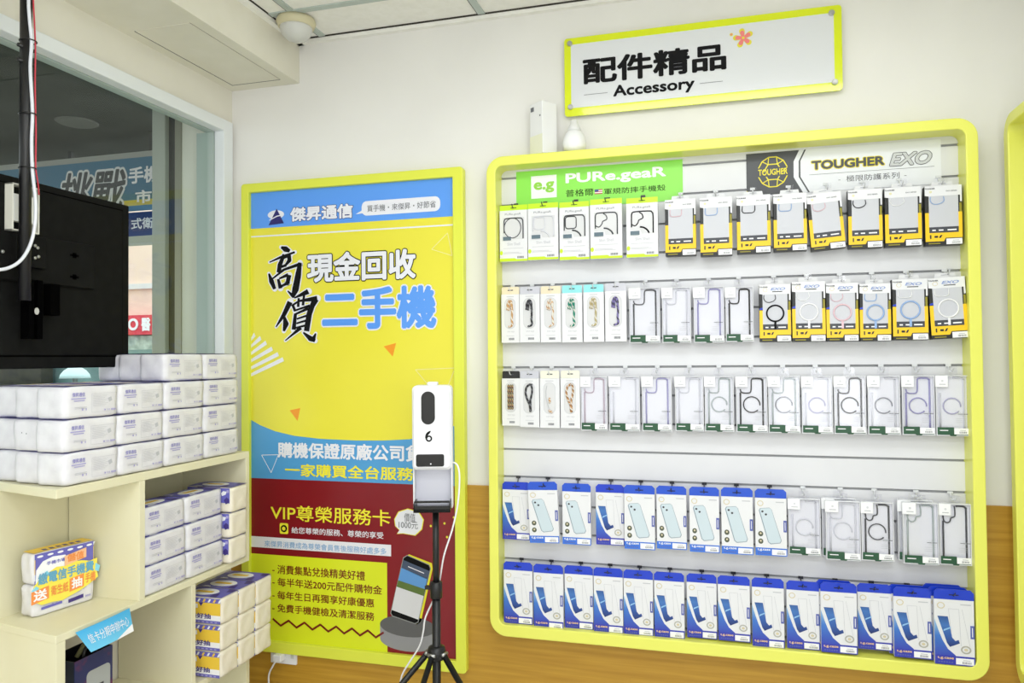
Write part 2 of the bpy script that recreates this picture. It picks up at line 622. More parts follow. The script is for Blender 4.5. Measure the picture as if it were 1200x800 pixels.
# ------------------------------------------------------------------ ceiling dome lamp
lp = thing('ceiling_dome_light', 'small unlit dome light with beige base on the ceiling by the beam', 'light', (.373, -.165, CEIL - .0045))
MB().lathe([(.030, 0), (.062, 0), (.066, -.012), (.060, -.026), (.050, -.03)], (0, 0, 0), mat('lamp_base', (214, 206, 172), .5)).build('base', lp)
MB().lathe([(.054, -.024), (.054, -.034), (.048, -.052), (.034, -.066), (.016, -.073), (.001, -.074)], (0, 0, 0), mat('lamp_dome', (214, 214, 210), .35)).build('diffuser', lp)

# ------------------------------------------------------------------ display panels
DX0, DX1, DZ0, DZ1, DF = 1.0225, 2.437, .611, 2.151, .09
GROOVES = [2.094 - .0895 * k for k in range(17)]


def display(label, loc, rz, w, h):
    t = thing('display_panel', label, 'display', loc, (0, 0, rz))
    fw = .031
    o, i = rrect(0, w, 0, h, .055, 8), rrect(fw, w - fw, fw + .006, h - fw, .022, 8)
    MB().ring(o, i, -DF, -.001, lime_m).build('frame', t, .003)
    b = MB()
    zs = [h - .02] + [z - DZ0 for z in GROOVES] + [.02]
    zs = [h - .02]
    for z in GROOVES:
        zs += [z - DZ0 + .0035, z - DZ0 - .0035]
    zs.append(.025)
    for k in range(0, len(zs) - 1, 2):
        b.box(.02, w - .02, -.02, -.0105, zs[k + 1], zs[k], slat_m)
    b.box(.018, w - .018, -.0115, -.0095, .022, h - .018, groove_m)
    b.build('slatwall', t)
    return t


disp = display('large lime framed white slat display hung with phone accessories on the back wall', (DX0, 0, DZ0), 0, DX1 - DX0, DZ1 - DZ0)
display('lime framed display on the right wall, only its edge in view', (RW, -.05, DZ0), -math.pi / 2, 1.4, DZ1 - DZ0)

# ------------------------------------------------------------------ poster
OX, OZ = .06, .452
po = thing('wall_poster', 'tall yellow, blue and dark red framed poster buying back used phones', 'poster', (OX, 0, OZ))
PO = (OX, 0, OZ)
poster_lime = mat('poster_lime_frame', (232, 238, 78), .35)
b = MB(PO)
o, i = rrect(.060, .921, .452, 2.145, .012, 4), rrect(.092, .884, .492, 2.112, .002, 4)
b.ring(o, i, -.032, -.001, poster_lime)
b.build('frame', po, .003)
PY = -.016
y0_, y1_, y2_, y3_, y4_ = PY - .0006, PY - .0012, PY - .0018, PY - .0024, PY - .003
pf = lambda px, py: wp(px, py, PY)
p_yel, p_blue = mat('poster_yellow', (242, 232, 66), .3), mat('poster_sky_blue', (96, 162, 252), .3)
p_blue2, p_red = mat('poster_band_blue', (84, 164, 222), .3), mat('poster_dark_red', (134, 14, 30), .3)
p_ylime, p_white = mat('poster_lime', (228, 238, 40), .3), mat('poster_white', (242, 242, 250), .3)
p_yt, p_or = mat('poster_text_yellow', (250, 240, 60), .3), mat('poster_orange', (250, 160, 30), .3)
p_navy, p_lb = mat('poster_navy', (40, 34, 110), .3), mat('poster_pale_blue', (140, 184, 226), .3)
p_dred = mat('poster_text_red', (120, 16, 22), .3)
XL, XR = .092, .884
zA = pf(400, 261.5)[1]
b = MB(PO)
b.box(XL - .002, XR + .002, PY, -.002, .488, 2.114, p_yel)
b.rect(XL, XR, zA, 2.112, y0_, p_blue)
zb = pf(400, 271)[1]
b.rect(XL, XR, zb - .003, zb + .002, y0_, p_white)
zred = pf(400, 564)[1]
# blue wave
top = []
for (u, v) in ((292.5, 492), (305, 498), (322, 505), (345, 510.5), (375, 514), (417, 516), (450, 516), (480, 514.5), (505, 509), (520, 504), (533, 498)):
    top.append(pf(u, v))
top[0] = (XL, top[0][1])
top[-1] = (XR, top[-1][1])
b.poly([(XL, zred)] + [(XR, zred)] + top[::-1], y0_, p_blue2)
b.rect(XL, XR, .492, zred, y0_, p_red)
q = pf(454, 714)
zy = pf(380, 654)[1]
b.rect(XL, q[0], .492, zy, y1_, p_ylime)
# white band
z1, z0 = pf(370, 632.5)[1], pf(370, 645.5)[1]
b.rect(XL, pf(458.5, 650)[0], z0, z1, y1_, p_white)
# stripes and triangles
for (xa, za, xb, zb2) in ((292.5, 439, 333, 421), (292.5, 431, 327, 415), (292.5, 422.5, 320, 408.5), (292.5, 414, 313, 401.5), (292.5, 405.5, 306.5, 396), (292.5, 397.5, 299.5, 392)):
    A, B = pf(xa, za), pf(xb, zb2)
    b.poly([(XL, A[1] - .006), (B[0], B[1] - .006), (B[0] - .006, B[1] + .008), (XL, A[1] + .006)], y0_, p_white)
for tri in (((449.8, 405.7), (464.2, 401.8), (460.3, 417.6)), ((339.6, 480.6), (351.9, 478), (348.8, 493))):
    b.poly([pf(*t) for t in tri], y0_, p_or)
for tri, m in ((((506, 292), (524.6, 273), (530, 299.5)), mat('poster_pale_yellow', (248, 240, 170), .3)), (((306.8, 533), (326.5, 532.5), (318, 553.5)), p_white),
               (((487, 433), (534, 431), (518, 470)), mat('poster_pale_yellow', (248, 240, 170), .3))):
    pts = [pf(*t) for t in tri]
    pts = [(min(x, XR), z) for x, z in pts]
    for k in range(3):
        A, B = pts[k], pts[(k + 1) % 3]
        b.stroke([(A[0], A[1], .0022), (B[0], B[1], .0022)], y1_, m)
# header triangle logo with swoosh
A = [pf(315, 264), pf(333, 261.5), pf(324.5, 244.5)]
c = pf(323.5, 251.5)
b.poly(circ(c[0], c[1], .034, 24, .016), y1_, p_white)
b.poly(A, y2_, p_navy)
b.stroke([(A[0][0] + .004, A[0][1] + .018, .003), (c[0] + .005, c[1] - .006, .004), (A[1][0] - .004, A[1][1] + .03, .003)], y3_, p_white)
# header speech bubble
A, B = pf(424, 253), pf(516, 229.5)
b.poly(rrect(A[0], B[0], A[1], B[1], .02), y1_, p_white)
b.poly([pf(417, 251), pf(430, 243), pf(432, 249)], y1_ + .0002, p_white)
# small round logo
A, B = pf(328, 625), pf(338, 613)
b.poly(rrect(A[0], B[0], A[1], B[1], .006), y1_, p_yt)
cx, cz = (A[0] + B[0]) / 2, (A[1] + B[1]) / 2
b.poly(circ(cx, cz, .013), y2_, black_ink)
b.poly(circ(cx, cz, .007, 20, .007), y3_, p_yt)
# value bubble
oc = [pf(462, 608), pf(467, 599), pf(478, 595.5), pf(491, 599), pf(497, 608.5), pf(495, 620), pf(487, 627.5), pf(472, 625), pf(465, 625.5), pf(468, 621), pf(463, 616)]
b.poly(oc, y1_, p_yt)
cc = (sum(p[0] for p in oc) / 11, sum(p[1] for p in oc) / 11)
b.poly([(cc[0] + (p[0] - cc[0]) * .94, cc[1] + (p[1] - cc[1]) * .94) for p in oc], y2_, p_white)
for u, v in ((512, 604), (521, 613), (530, 621), (527, 592), (532, 606), (524, 629), (505, 616)):
    p = pf(u, v)
    b.poly(circ(p[0], p[1], .004, 10), y1_, p_yt)
# podium
g1, g2 = mat('podium_top', (96, 96, 98), .4), mat('podium_side', (150, 150, 154), .4)
pt, ps = [], []
c, e = pf(478, 733.5), pf(509, 741)
rx, rz = .103, .036
for k in range(25):
    a = math.pi + math.pi * k / 24
    ps.append((c[0] + rx * math.cos(a), c[1] - .004 + rz * math.sin(a)))
b.poly([(c[0] - rx, c[1])] + [(p[0], p[1] - .045) for p in ps] + [(c[0] + rx, c[1])], y2_, g2)
b.poly(circ(c[0], c[1], rx, 32, rz), y3_, g1)
# phone picture
PHX, PHZ = 430, 640
ph = lambda u, v: pf(430 + u / 6.667, 640 + v / 6.667)
b.poly([ph(330, 60), ph(510, 130), ph(515, 175), ph(425, 585), ph(395, 608), ph(380, 605), ph(300, 90)], y3_, mat('phone_yellow', (236, 226, 40), .3))
b.poly([ph(318, 66), ph(490, 140), ph(502, 170), ph(405, 590), ph(380, 605), ph(200, 545), ph(185, 520), ph(285, 85)], y3_ - .0003, mat('phone_rim', (150, 152, 150), .3))
b.poly([ph(318, 72), ph(486, 145), ph(496, 172), ph(400, 585), ph(378, 598), ph(204, 538), ph(192, 518), ph(290, 90)], y3_ - .0006, black_ink)
b.poly([ph(290, 105), ph(490, 190), ph(475, 255), ph(272, 165)], y3_ - .0009, mat('phone_bar', (70, 84, 110), .3))
b.poly([ph(272, 165), ph(475, 250), ph(455, 335), ph(248, 265)], y3_ - .0009, mat('phone_sky', (96, 156, 220), .3))
b.poly([ph(248, 262), ph(457, 332), ph(445, 385), ph(235, 312)], y3_ - .0010, mat('phone_grass', (92, 116, 52), .3))
b.poly([ph(235, 310), ph(446, 383), ph(405, 570), ph(197, 493)], y3_ - .0009, mat('phone_page', (224, 224, 228), .3))
b.stroke([ph(325, 155) + (.003,), ph(450, 208) + (.003,)], y3_ - .0012, p_white)
# zigzag
zz = []
for k in range(15):
    u = 320 + (450 - 320) * k / 14
    v = 727.5 + (743.5 - 727.5) * k / 14
    zz.append(pf(u, v + (4 if k % 2 else -3)) + (.007,))
b.stroke(zz, y2_, p_dred)
b.build('printed_sheet', po)

b = MB(PO)


def ptext(body, l, bt, r, t, m, bold=.02, layer=None, shear=0, halo=None, grow=.03, yb=None):
    A, B = pf(l, bt), pf(r, t)
    yy = layer or y2_
    b.text(body, A[0], A[1], B[0], B[1], yy, m, bold, shear)
    if halo:
        b.text(body, A[0], A[1], B[0], B[1], yy + .0005, halo, bold, shear, grow=grow)


ptext('傑昇通信', 340.3, 260, 413.8, 238, p_white, .04, halo=p_navy, grow=.03)
ptext('買手機・來傑昇・好節省', 430.6, 248.5, 511, 235, grey_ink, .004, y2_ - .0005)
ptext('現金回收', 360, 331.5, 487.5, 290.5, p_white, .036, halo=black_ink, grow=.03)
ptext('二手機', 377.6, 387, 511.5, 333, p_blue, .036, halo=p_white, grow=.03)
ptext('購機保證原廠公司貨', 325.6, 536, 494.7, 521.5, p_white, .03)
ptext('一家購買全台服務', 334.3, 557.5, 485, 547.5, p_yt, .024)
ptext('VIP尊榮服務卡', 317.4, 608.8, 458, 597.3, p_yt, .012)
ptext('給您尊榮的服務、尊榮的享受', 341.9, 624.5, 449.6, 623.3, p_white, .012)
ptext('來傑昇消費成為尊榮會員售後服務好處多多', 310.2, 640, 453, 642, p_lb, .008)
ptext('- 消費集點兌換精美好禮', 319.4, 671.5, 428, 669, p_dred, .014)
ptext('- 每半年送200元配件購物金', 319.4, 685.8, 448, 686, p_dred, .014)
ptext('- 每年生日再獨享好康優惠', 319.4, 701, 438.7, 701.4, p_dred, .014)
ptext('- 免費手機健檢及清潔服務', 319.4, 716, 439, 717.2, p_dred, .014)
ptext('價值', 474, 611, 487, 601.5, grey_ink, .004, y3_)
ptext('1000元', 467.5, 618.5, 490, 611.5, grey_ink, .004, y3_)
BR = [[(170, 112, 8), (200, 125, 24), (228, 138, 12)], [(92, 213, 3), (170, 178, 9), (262, 145, 7)], [(190, 160, 12), (162, 230, 18), (152, 282, 14)],
      [(222, 165, 16), (226, 200, 16), (200, 232, 8)], [(175, 190, 6), (235, 165, 9)], [(158, 248, 8), (205, 232, 11)],
      [(88, 288, 5), (106, 340, 20), (127, 392, 12)], [(110, 325, 5), (190, 262, 9), (300, 224, 13)],
      [(296, 215, 14), (284, 300, 25), (266, 395, 28), (250, 440, 14), (214, 404, 4)],
      [(150, 325, 10), (166, 388, 15)], [(158, 322, 6), (218, 296, 14)], [(224, 298, 18), (214, 348, 16)], [(168, 375, 9), (226, 346, 11)],
      [(230, 478, 22), (190, 562, 17), (136, 646, 3)], [(192, 578, 8), (202, 625, 24), (188, 674, 8)],
      [(258, 452, 4), (352, 408, 22)], [(240, 505, 7), (290, 472, 7), (412, 455, 22)], [(288, 452, 8), (284, 512, 10)], [(324, 430, 8), (316, 502, 10)],
      [(248, 500, 10), (264, 540, 10)], [(402, 460, 26), (372, 522, 15)], [(256, 538, 6), (362, 502, 9)],
      [(266, 556, 12), (254, 664, 17)], [(262, 562, 7), (350, 522, 11)], [(388, 478, 20), (358, 560, 23), (340, 674, 22)],
      [(275, 592, 6), (342, 570, 8)], [(272, 622, 6), (340, 602, 8)], [(262, 654, 7), (338, 634, 8)],
      [(302, 650, 16), (252, 692, 8), (198, 737, 3)], [(318, 682, 5), (368, 724, 22), (398, 738, 12)], [(402, 688, 4), (386, 726, 17)]]
fn = lambda u, v: pf(300 + u / 5.714, 270 + v / 5.714)
for s in BR:
    b.stroke([(p[0], p[1], p[2] * 1.5 + 3) for p in s], y1_, p_white, fn, grow=14)
for s in BR:
    b.stroke([(p[0], p[1], p[2] * 1.5 + 3) for p in s], y2_, black_ink, fn)
b.build('lettering', po, fix=False)

# ------------------------------------------------------------------ sign above the display
SX0, SX1, SZ0, SZ1 = 1.271, 2.107, 2.281, 2.536
sign = thing('wall_sign', 'lime bordered white acrylic sign with black characters above the display', 'sign', (SX0, -.02, SZ0))
SO = (SX0, -.02, SZ0)
b = MB(SO)
s_lime = mat('sign_lime', (226, 238, 12), .15, coat=.5)
s_white = mat('sign_white', (226, 228, 232), .12, coat=.6)
b.prism(rrect(SX0, SX1, SZ0, SZ1, .010, 4), -.022, -.016, s_lime)
b.rect(SX0 + .022, SX1 - .022, SZ0 + .026, SZ1 - .022, -.0226, s_white)
b.build('panel', sign)
sf = lambda px, py: wp(px, py, -.023)
b = MB(SO)


def stext(body, l, bt, r, t, m, bold, y=-.0234, halo=None, grow=.03):
    A, B = sf(l, bt), sf(r, t)
    b.text(body, A[0], A[1], B[0], B[1], y, m, bold)
    if halo:
        b.text(body, A[0], A[1], B[0], B[1], y + .0004, halo, bold, grow=grow)


stext('配件精品', 683, 99.5, 851, 49.5, black_ink, .034)
stext('Accessory', 718.6, 117.3, 814, 90, black_ink, .03)
for a, c in (((684.4, 111.8), (712, 108)), ((820, 97.7), (847, 95.2))):
    A, B = sf(*a), sf(*c)
    b.stroke([(A[0], (A[1] + B[1]) / 2, .0014), (B[0], (A[1] + B[1]) / 2, .0014)], -.0234, grey_ink)
c = sf(871, 44.5)
pink, fy = mat('flower_pink', (240, 130, 130), .3), mat('flower_yellow', (232, 220, 60), .3)
for rr, m, yy in ((1.3, fy, -.0232), (1, pink, -.0236)):
    for k in range(5):
        a = math.radians(100 + 72 * k)
        b.stroke([(c[0], c[1], .006 * rr), (c[0] + .017 * rr * math.cos(a), c[1] + .017 * rr * math.sin(a), .013 * rr)], yy, m, grow=.0001)
b.poly(circ(c[0], c[1], .004), -.024, fy)
c = sf(857, 40.5)
b.poly(circ(c[0], c[1], .005), -.0234, fy)
b.poly(circ(c[0], c[1], .0028), -.0238, pink)
b.build('lettering', sign, fix=False)
for (u, v) in ((667.6, 51), (668.5, 125.4), (974.5, 15), (978.4, 96)):
    p = W(u, v, -.025)
    b = MB(SO)
    n = 16
    b.prism(circ(p.x, p.z, .0085, n), -.0285, -.0005, steel)
    b.prism(circ(p.x, p.z, .0058, n), -.0315, -.0285, steel)
    b.build('standoff_screw', sign, .0008)

# brand cards on the slatwall
GY = -.0215
pg = thing('brand_card', 'bright green header card with white lettering at the top left of the display', 'sign', (W(605, 240, GY).x, GY, 1.985))
GO = tuple(pg.location)
gx0, gx1 = W(605, 215, GY).x, W(800, 205, GY).x
b = MB(GO)
b.box(gx0, gx1, GY, GY + .0012, 1.985, 2.113, mat('card_green', (146, 232, 84), .35))
A, B = wp(622.6, 233, GY), wp(652.2, 204.5, GY)
b.rect(A[0], B[0], A[1], B[1], GY - .0004, white_ink)
b.build('card', pg)
b = MB(GO)
gl = mat('card_green_text', (150, 214, 70), .4)
A, B = wp(625.5, 224, GY), wp(649.5, 212, GY)
b.text('e.g', A[0], A[1] - .008, B[0], B[1], GY - .0008, gl, .035)
b.build('emblem', pg, fix=False)
b = MB(GO)
A, B = wp(662.7, 215.5, GY), wp(780.5, 194.5, GY)
b.text('PURe.geaR', A[0], A[1] - .008, B[0], B[1], GY - .0006, white_ink, .032)
b.build('lettering', pg, fix=False)
b = MB(GO)
A, B = wp(663, 231, GY), wp(695.5, 220.3, GY)
b.text('普格爾', A[0], A[1], B[0], B[1], GY - .0006, black_ink, .006)
A, B = wp(708, 228, GY), wp(780, 216, GY)
b.text('軍規防摔手機殼', A[0], A[1], B[0], B[1], GY - .0006, black_ink, .006)
A, B = wp(697, 227.5, GY), wp(706, 221.5, GY)
rd = mat('flag_red', (200, 60, 70), .4)
for k in range(5):
    h = (B[1] - A[1]) / 5
    b.rect(A[0], B[0], A[1] + k * h, A[1] + (k + 1) * h, GY - .0006, rd if k % 2 == 0 else white_ink)
b.rect(A[0], (A[0] + B[0]) / 2, (A[1] + B[1]) / 2, B[1], GY - .001, mat('flag_blue', (60, 74, 150), .4))
b.build('subtitle', pg, fix=False)

tg = thing('brand_card', 'white and charcoal header card with yellow emblem at the top right of the display', 'sign', (W(874.6, 200, GY).x, GY, 1.985))
TO = tuple(tg.location)
tx0, tx1 = W(874.6, 200, GY).x, W(1103, 190, GY).x
char_m = mat('card_charcoal', (70, 72, 76), .4)
card_w = mat('card_white', (236, 238, 243), .35)
tyel = mat('card_yellow', (240, 224, 40), .4)
b = MB(TO)
b.box(tx0, tx1, GY, GY + .0012, 1.985, 2.113, card_w)
tf = lambda u, v: wp(870 + u / 5, 155 + v / 5, GY)
def chev(dx):
    return [(tf(350 + dx, 100)[0], 2.113), (tf(318 + dx, 200)[0], tf(318, 170)[1]), (tf(318 + dx, 250)[0], tf(318, 262)[1]), (tf(372 + dx, 300)[0], 1.985)]
b.poly([(tx0, 2.113), (tx0, 1.985)] + chev(-18)[::-1], GY - .0004, char_m)
c1, c2 = chev(12), chev(22)
b.poly(c1 + c2[::-1], GY - .0004, char_m)
b.poly([(tx0, 2.0), (tx0, 1.985), (tx0 + .02, 1.985)], GY - .0008, tyel)
b.build('card', tg)
em = MB(TO)
b = em
c = tf(178, 232)
R_ = .043
oct_ = [(c[0] + R_ * math.cos(math.radians(15 + 30 * k)), c[1] + R_ * 1.08 * math.sin(math.radians(15 + 30 * k))) for k in range(12)]
inn = [(c[0] + R_ * .62 * math.cos(math.radians(60 * k)), c[1] + R_ * .62 * math.sin(math.radians(60 * k))) for k in range(6)]
lw = .0032
for k in range(12):
    A, B = oct_[k], oct_[(k + 1) % 12]
    b.stroke([(A[0], A[1], lw), (B[0], B[1], lw)], GY - .0008, tyel)
for k in range(6):
    A, B = inn[k], inn[(k + 1) % 6]
    b.stroke([(A[0], A[1], lw), (B[0], B[1], lw)], GY - .0008, tyel)
    for j in (2 * k - 1, 2 * k):
        B = oct_[j % 12]
        b.stroke([(A[0], A[1], lw * .8), (B[0], B[1], lw * .8)], GY - .0008, tyel)
b.rect(c[0] - R_ * 1.05, c[0] + R_ * 1.05, c[1] - .0135, c[1] + .0135, GY - .0010, char_m)
b.text('TOUGHER', c[0] - R_ * .98, c[1] - .0095, c[0] + R_ * .98, c[1] + .0095, GY - .0013, tyel, .025)
b.build('emblem', tg, fix=False)
b = MB(TO)
A, B = tf(405, 222), tf(832, 137)
b.text('TOUGHER', A[0], A[1], B[0], B[1], GY - .0012, char_m, .045)
b.text('TOUGHER', A[0], A[1], B[0], B[1], GY - .0008, tyel, .045, grow=.05)
A, B = tf(862, 196), tf(1108, 105)
silver = mat('card_silver', (206, 208, 210), .3)
b.text('EXO', A[0], A[1] - .002, B[0], B[1], GY - .0012, silver, .03, .3)
b.text('EXO', A[0], A[1] - .002, B[0], B[1], GY - .0008, mat('card_dark_outline', (62, 62, 66), .4), .03, .3, grow=.03)
A, B = tf(392, 248), tf(1125, 200)
zz_ = (A[1] + B[1]) / 2
b.stroke([(A[0], zz_, .001), (B[0], zz_, .001)], GY - .0006, grey_ink)
A, B = tf(608, 290), tf(920, 232)
b.text('極限防護系列', A[0], A[1], B[0], B[1], GY - .0006, mat('card_grey_text', (84, 86, 92), .4), .006)
for u in (568, 955):
    A = tf(u, 270 if u < 700 else 248)
    b.rect(A[0] - .003, A[0] + .003, zz_ - .022, zz_ - .0205, GY - .0006, grey_ink)
b.build('lettering', tg, fix=False)

# ------------------------------------------------------------------ packages on the display
box_white = mat('carton_white', (234, 234, 237), .35)
box_blue = mat('carton_blue', (26, 62, 200), .3)
box_blue2 = mat('carton_bright_blue', (60, 118, 220), .3)
blue_grad = gradient('print_blue_fade', [(0, (52, 60, 178)), (.5, (62, 120, 204)), (1, (170, 214, 238))], .015, .14)
phone_grad = gradient('print_phone_blue', [(0, (24, 30, 92)), (.35, (48, 92, 172)), (.6, (66, 118, 190)), (1, (28, 40, 104))], .04, .15)
pale_phone = mat('print_pale_phone', (206, 220, 228), .3)
pale_phone_e = mat('print_phone_edge', (146, 162, 176), .3)
gold = mat('print_gold', (218, 206, 172), .4)
seal = mat('print_seal', (186, 184, 176), .3, metal=.4)
badge = mat('print_badge', (86, 92, 74), .4)
spine = mat('print_spine_blue', (92, 102, 176), .4)
orange_t = mat('print_orange', (246, 206, 150), .4)
lime_card = mat('carton_lime', (206, 244, 34), .35)
grey_win = mat('window_grey', (222, 222, 224), .25)
slate = mat('print_slate', (96, 116, 128), .4)
t_yel = mat('carton_yellow', (252, 204, 20), .35)
t_blk = mat('carton_black', (26, 27, 30), .4)
t_win = mat('window_silver', (204, 205, 212), .3)
t_chg = mat('print_charcoal', (60, 63, 72), .4)
green_l = mat('label_green', (38, 84, 58), .4)
tray_m = mat('tray_white', (232, 233, 238), .25)
card_g = mat('insert_card', (240, 240, 246), .4)
hook_m = mat('hook_clear_white', (225, 227, 230), .2)
dark_hook = mat('hook_dark', (50, 50, 54), .3)
ORD = ['first', 'second', 'third', 'fourth', 'fifth', 'sixth', 'seventh', 'eighth', 'ninth', 'tenth', 'eleventh', 'twelfth', 'thirteenth', 'fourteenth', 'fifteenth', 'sixteenth']


def barcode(b, x0, x1, z0, z1, y, seed=0):
    r = random.Random(seed)
    b.rect(x0, x1, z0, z1, y, white_ink)
    w, h = x1 - x0, z1 - z0
    x = x0 + w * .36
    while x < x0 + w * .86:
        s = w * r.uniform(.015, .04)
        b.rect(x, x + s, z0 + h * .14, z0 + h * .48, y - .0003, grey_ink)
        x += s + w * .03
    b.rect(x0 + w * .4, x0 + w * .8, z0 + h * .62, z0 + h * .74, y - .0003, pale_ink)


def hook(X, yf, z, zg, dark=False, clip=True):
    """wire hook of the display, from the groove to just before the package"""
    b = MB((DX0, 0, DZ0))
    m = dark_hook if dark else hook_m
    b.box(X - .007, X + .007, -.0245, -.0205, zg - .003, zg + .004, m)
    b.tube(spline([(X, -.022, zg), (X, -.035, z + .002), (X, yf - .004, z), (X, yf - .016, z + .009)], 4), .0017, m, 6)
    b.build('hook', disp)
    if not dark and zg not in (1.736, 1.467) or (not dark and clip):
        b = MB((DX0, 0, DZ0))
        b.box(X - .009, X + .009, yf - .0185, yf - .0175, z - .002, z + .014, clear_m)
        b.build('price_clip', disp)


def place(px0, px1, pt, pb, yf, roll=0):
    xm, zm = (px0 + px1) / 2, (pt + pb) / 2
    x0, x1 = W(px0, zm, yf).x, W(px1, zm, yf).x
    zt, zb = W(xm, pt, yf).z, W(xm, pb, yf).z
    return (x0 + x1) / 2, zb, x1 - x0, zt - zb


def holder(name, label, cat, px0, px1, pt, pb, yf, roll, group):
    xc, zb, w, h = place(px0, px1, pt, pb, yf)
    if roll:
        w *= 1 - abs(roll) * 1.2
        h *= 1 - abs(roll) * .35
    t = thing(name, label, cat, (xc, yf, zb), (0, roll, 0), group)
    return t, w, h


def tab_pts(w, z0, z1, ch):
    return [(-w / 2, z0), (w / 2, z0), (w / 2, z1 - ch), (w / 2 - ch, z1), (-w / 2 + ch, z1), (-w / 2, z1 - ch)]


def protector(label, variant, px0, px1, pt, pb, yf, roll=0, hookz=None, seed=0, depth=.016):
    t, w, h = holder('screen_protector_box', label, 'box', px0, px1, pt, pb, yf, roll, 'blue and white screen protector boxes')
    hb = h * .865
    bl = box_blue if variant == 'dark' else box_blue2
    b = MB()
    b.box(-w / 2, w / 2, 0, depth, 0, hb, box_white)
    b.build('carton', t, .0012)
    b = MB()
    b.prism(tab_pts(w, hb + .0003, h, .008), 0, .0025, box_blue if variant == 'dark' else mat('carton_mid_blue', (36, 84, 206), .3))
    b.poly([(-.012, h - .013), (.012, h - .013), (.012, h - .016), (.003, h - .016), (0, h - .0185), (-.003, h - .016), (-.012, h - .016)], -.0004, mat('slot_dark', (24, 30, 70), .6))
    b.build('hang_tab', t)
    U = lambda u, v: ((u - .5) * w, v * hb)
    b = MB()
    e = .0004
    if variant == 'dark':
        b.poly([U(0, .70), U(.1, .52), U(.2, .37), U(.33, .24), U(.52, .15), U(.52, .14), U(0, .14)], -e, blue_grad)
        b.poly([U(0, 0), U(1, 0), U(1, .14), U(0, .14)], -e, mat('print_deep_blue', (52, 60, 178), .3))
        b.poly([U(.08, .74), U(.34, .74), U(.44, .42), U(.52, .37), U(.6, .39), U(.63, .34), U(.38, .275), U(.31, .33)], -2 * e, phone_grad)
        b.poly([U(.22, .51), U(.41, .565), U(.41, .585), U(.23, .54)], -3 * e, mat('print_glint', (150, 196, 236), .3))
        o = [U(*p) for p in circ(.78, .245, .13, 20, .062)]
        i = [U(*p) for p in circ(.78, .245, .09, 20, .042)]
        b.ring(o, i, -2 * e, -e, seal)
        b.poly([U(*p) for p in circ(.78, .245, .05, 16, .022)], -2 * e, gold)
        for (a, c_) in (((.36, .86), (.62, .86)), ((.62, .86), (.66, .3)), ((.36, .86), (.42, .5)), ((.7, .86), (.88, .3))):
            A, B = U(*a), U(*c_)
            b.stroke([(A[0], A[1], .0008), (B[0], B[1], .0008)], -e, pale_ink)
        tx = orange_t
    else:
        b.poly([U(0, 0), U(1, 0), U(1, .135), U(0, .135)], -e, box_blue2)
        b.poly([U(.12, .78), U(.16, .82), U(.46, .835), U(.53, .80), U(.83, .27), U(.79, .225), U(.48, .20), U(.40, .235)], -e, pale_phone_e)
        b.poly([U(.15, .785), U(.18, .815), U(.46, .828), U(.52, .80), U(.81, .275), U(.775, .235), U(.49, .215), U(.425, .24)], -2 * e, pale_phone)
        for (u, v) in ((.235, .765), (.345, .715)):
            b.poly([U(*p) for p in circ(u, v, .036, 14, .018)], -3 * e, t_chg)
        for v in (.375, .245):
            b.poly([U(*p) for p in circ(.17, v, .08, 18, .046)], -e, badge)
            b.poly([U(*p) for p in circ(.17, v + .008, .03, 10, .018)], -2 * e, gold)
        tx = white_ink
    b.ring([U(*p) for p in circ(.17, .905, .1, 18, .05)], [U(*p) for p in circ(.17, .905, .075, 18, .037)], -2 * e, -e, gold)
    A, B = U(.66, .925), U(.92, .94)
    b.rect(A[0], B[0], A[1], B[1], -e, pale_ink)
    A, B = U(.06, .075), U(.47, .12)
    b.text('t.g.case', A[0], A[1], B[0], B[1], -3 * e, tx, .02)
    for k in range(6):
        A, B = U(.08 + .065 * k, .03), U(.12 + .065 * k, .05)
        b.rect(A[0], B[0], A[1], B[1], -3 * e, spine)
    b.build('printed_front', t, fix=False)
    b = MB()
    A, B = U(.52, .018), U(.97, .115)
    barcode(b, A[0], B[0], A[1], B[1], -4 * e, seed)
    b.build('price_label', t, fix=False)
    b = MB()
    A, B = U(.895, .42), U(.995, .62)
    b.rect(A[0], B[0], A[1], B[1], -2 * e, spine)
    A, B = U(.935, .45), U(.955, .59)
    b.rect(A[0], B[0], A[1], B[1], -3 * e, white_ink)
    b.build('side_tag', t, fix=False)
    return t


def case_outline(b, U, w, y, r, m, inner='round', top=True):
    """bumper of the phone case seen through the window, rounded camera cut-out in its top left"""
    P3 = lambda u, v: (U(u, v)[0], y, U(u, v)[1])
    b.tube(spline([P3(.93, .02), P3(.93, .88), P3(.91, .955), P3(.82, .985), P3(.55, .985)], 5), r, m, 6)
    b.tube([P3(.07, .02), P3(.07, .70)], r, m, 6)
    if inner == 'round':
        b.tube(spline([P3(.07, .77), P3(.1, .715), P3(.2, .69), P3(.4, .69), P3(.47, .72), P3(.49, .79), P3(.5, .95), P3(.56, .985)], 5), r * .75, m, 6)
    elif inner == 'wave':
        b.tube(spline([P3(.07, .80), P3(.1, .71), P3(.2, .67), P3(.32, .69), P3(.37, .76), P3(.50, .79), P3(.52, .88), P3(.5, .985)], 5), r * .75, m, 6)
    elif inner == 'box':
        b.tube([P3(*p) for p in rrect(.12, .5, .66, .94, .08, 4)], r * .75, m, 6, True)


